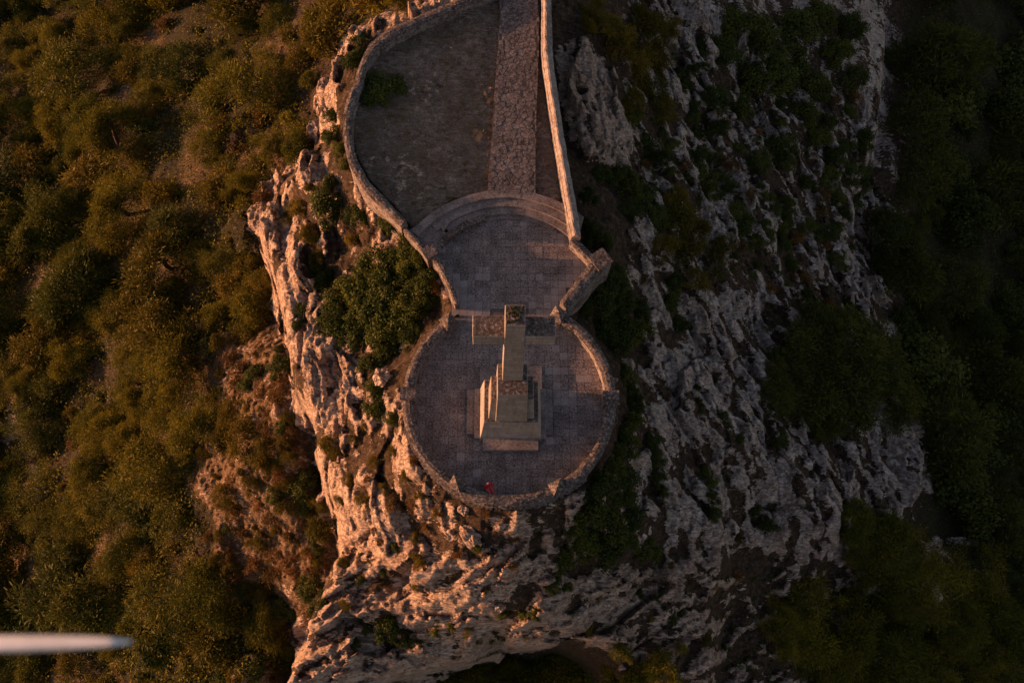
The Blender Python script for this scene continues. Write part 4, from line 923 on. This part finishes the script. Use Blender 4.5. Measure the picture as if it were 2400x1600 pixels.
# bare dead tree with thin twigs
def bare(px, py, r, label):
    x, y = hit(px, py); z = float(tz(x, y)); V = []; F = []
    rr = random.Random(int(px))
    def br(p, d, L, rad, lv):
        q = p+d*L; a = Vector((-d.y, d.x, 0)); a = a.normalized() if a.length > .1 else Vector((1, 0, 0)); c = d.cross(a)
        n = len(V)
        for P, ra in ((p, rad), (q, rad*.6)):
            for k in range(4): V.append(tuple(P+a*math.cos(k*1.57)*ra+c*math.sin(k*1.57)*ra))
        for k in range(4): F.append((n+k, n+(k+1) % 4, n+4+(k+1) % 4, n+4+k))
        if lv:
            for _ in range(4): br(q, (d*.7+Vector((rr.gauss(0, .6), rr.gauss(0, .6), rr.gauss(.05, .3)))).normalized(), L*.68, rad*.6, lv-1)
    root = bpy.data.objects.new('dead_tree', None); COL.objects.link(root); root.location = (x, y, z)
    br(Vector((0, 0, -.3)), Vector((.1, .1, 1)).normalized(), r*.5, r*.035, 4)
    mesh('branches', V, F, M['twig'], root); tag(root, label, 'tree', 'bare dead trees')
bare(1565*OV-60, 1330*OV, 1.9, 'bare grey leafless bush on the rocks right of the lower shrub mass')
bare(535*OV, 352*OV, 2.2, 'dark leafless tree standing over orange ground in the upper left forest')
bare(1640*OV, 640*OV, 1.8, 'thin bare dead tree on the pale rock rib right of the angled wall')

# low dry stone wall in the dark forest at lower right
dw = thing('dry_stone_wall', 'low rough dry stone retaining wall in the dark lower right forest', 'wall')
b = B(); P0 = hit(2170*OV, 1243*OV); P1 = hit(2310*OV, 1246*OV)
for k in range(420):
    t = random.random(); x = P0[0]+(P1[0]-P0[0])*t; y = P0[1]+(P1[1]-P0[1])*t; z = min(float(tz(x, y)), -25)
    lay_ = random.randint(0, 4); w2 = random.uniform(.14, .3)
    x += random.uniform(-.15, .15); y += random.uniform(-.35, .35); z += -.2+lay_*.28
    Pq = [(x+w2*math.cos(a)*random.uniform(.8, 1.2), y+w2*.8*math.sin(a)) for a in (.6, 2.2, 3.7, 5.4)]
    b.poly(Pq, z, z+.26, .15)
bb_ = b.build('wall_stones', M['wall'], dw); bb_['kind'] = 'stuff'

# loose boulders that stand out
def boulder(px, py, r, label, sq=(1, 1, .8)):
    x, y = hit(px*OV, py*OV); z = float(tz(x, y)); bm = bmesh.new(); bmesh.ops.create_icosphere(bm, subdivisions=4, radius=1)
    P = np.array([v.co[:] for v in bm.verts]); s = int(px)
    f1, f2, hid = cell(P[:, 0]*1.6+P[:, 2]+s, P[:, 1]*1.6-P[:, 2]*.7, s)
    k = .82+.16*fbm(P[:, 0]*1.7+s, P[:, 1]*1.7+P[:, 2]*1.3, 4, s)+.22*(hid-.5)
    for v, q in zip(bm.verts, k): v.co *= q
    me = bpy.data.meshes.new('boulder'); bm.to_mesh(me); bm.free(); me.materials.append(M['ground'])
    at = me.attributes.new('rock', 'FLOAT', 'POINT'); at.data.foreach_set('value', np.ones(len(me.vertices), np.float32))
    o = obj('boulder', me, None, (x, y, z+r*.15), random.uniform(0, 6), (r*sq[0], r*sq[1], r*sq[2])); tag(o, label, 'boulder', 'boulders on the slopes')
boulder(1080, 1228, .95, 'pale sunlit boulder just below the round parapet', (.8, 1.3, 1))
boulder(1655, 285, 1.0, 'smooth grey boulder on the rocky spine at upper right', (.9, 1.2, .6))
boulder(805, 790, .9, 'pale boulder among the shrubs left of the round parapet')
boulder(880, 870, .8, 'lit pale boulder at the left foot of the round parapet')
boulder(2170, 1385, 1.4, 'grey boulder at the rim right of the big pines')
boulder(1770, 850, 1.2, 'grey boulder at the left edge of the dark tree clump', (1, .7, .5))
boulder(1395, 1385, .5, 'small pale boulder on the grey rocks under the lower shrub mass')
boulder(1065, 1170, .5, 'small sunlit boulder left below the parapet rubble')
boulder(1150, 1390, .45, 'small square-looking boulder on the sunlit bottom rocks')

# ------------------------------------------------------------------ the drone's own propeller reaching into the view
def ray_pt(px, py, d):
    v = Vector(ray(px, py)).normalized(); return Vector((0, 0, CAMH))+v*d
tip, rootp = Vector((*U(308, 1503, CAMH-.52), CAMH-.52)), Vector((*U(-330, 1512, CAMH-.532), CAMH-.532))
ax = (rootp-tip); LB = ax.length; ax.normalize()
view = (tip-Vector((0, 0, CAMH))).normalized(); wd = ax.cross(view).normalized()
nrm = (-view+Vector((-.4, 0, .6))).normalized(); wd = ax.cross(nrm).normalized(); nrm = wd.cross(ax).normalized()
pr = thing('propeller', 'white drone propeller blade reaching in at the lower left edge', 'propeller', rootp)
def blade(sg):
    V = []; F = []
    for i in range(13):
        t = i/12; hw = .0050*min(1.0, .55+t)*(1 if t < .45 else math.sqrt(max(.02, 1-((t-.45)/.56)**2))); p = -ax*LB*t*sg
        for a, h in ((-1, 0), (-.3, .0011), (.6, .0012), (1, 0), (0, -.0006)): V.append(tuple(p+wd*hw*a+nrm*h*(1.2-t)))
    for i in range(12):
        for j in range(5): F.append((i*5+j, i*5+(j+1) % 5, i*5+5+(j+1) % 5, i*5+5+j))
    F.append((4, 3, 2, 1, 0)); F.append(tuple(60+k for k in range(5)))
    return mesh('blade', V, F, M['blade'], pr, True)
blade(1); blade(-1)
q = nrm.to_track_quat('Z', 'Y').to_matrix(); V = []; F = []
for z in (-.006, .006):
    for k in range(14): V.append(tuple(q @ Vector((.009*math.cos(k*.4488), .009*math.sin(k*.4488), z))))
F = [tuple(range(13, -1, -1)), tuple(range(14, 28))]+[(k, (k+1) % 14, 14+(k+1) % 14, 14+k) for k in range(14)]
mesh('hub', V, F, M['shoe'], pr)
print('plants', len(plants), {k: sum(p[4] == k for p in plants) for k in KV}, 'tris ground', F and 2*(nx-1)*(ny-1))
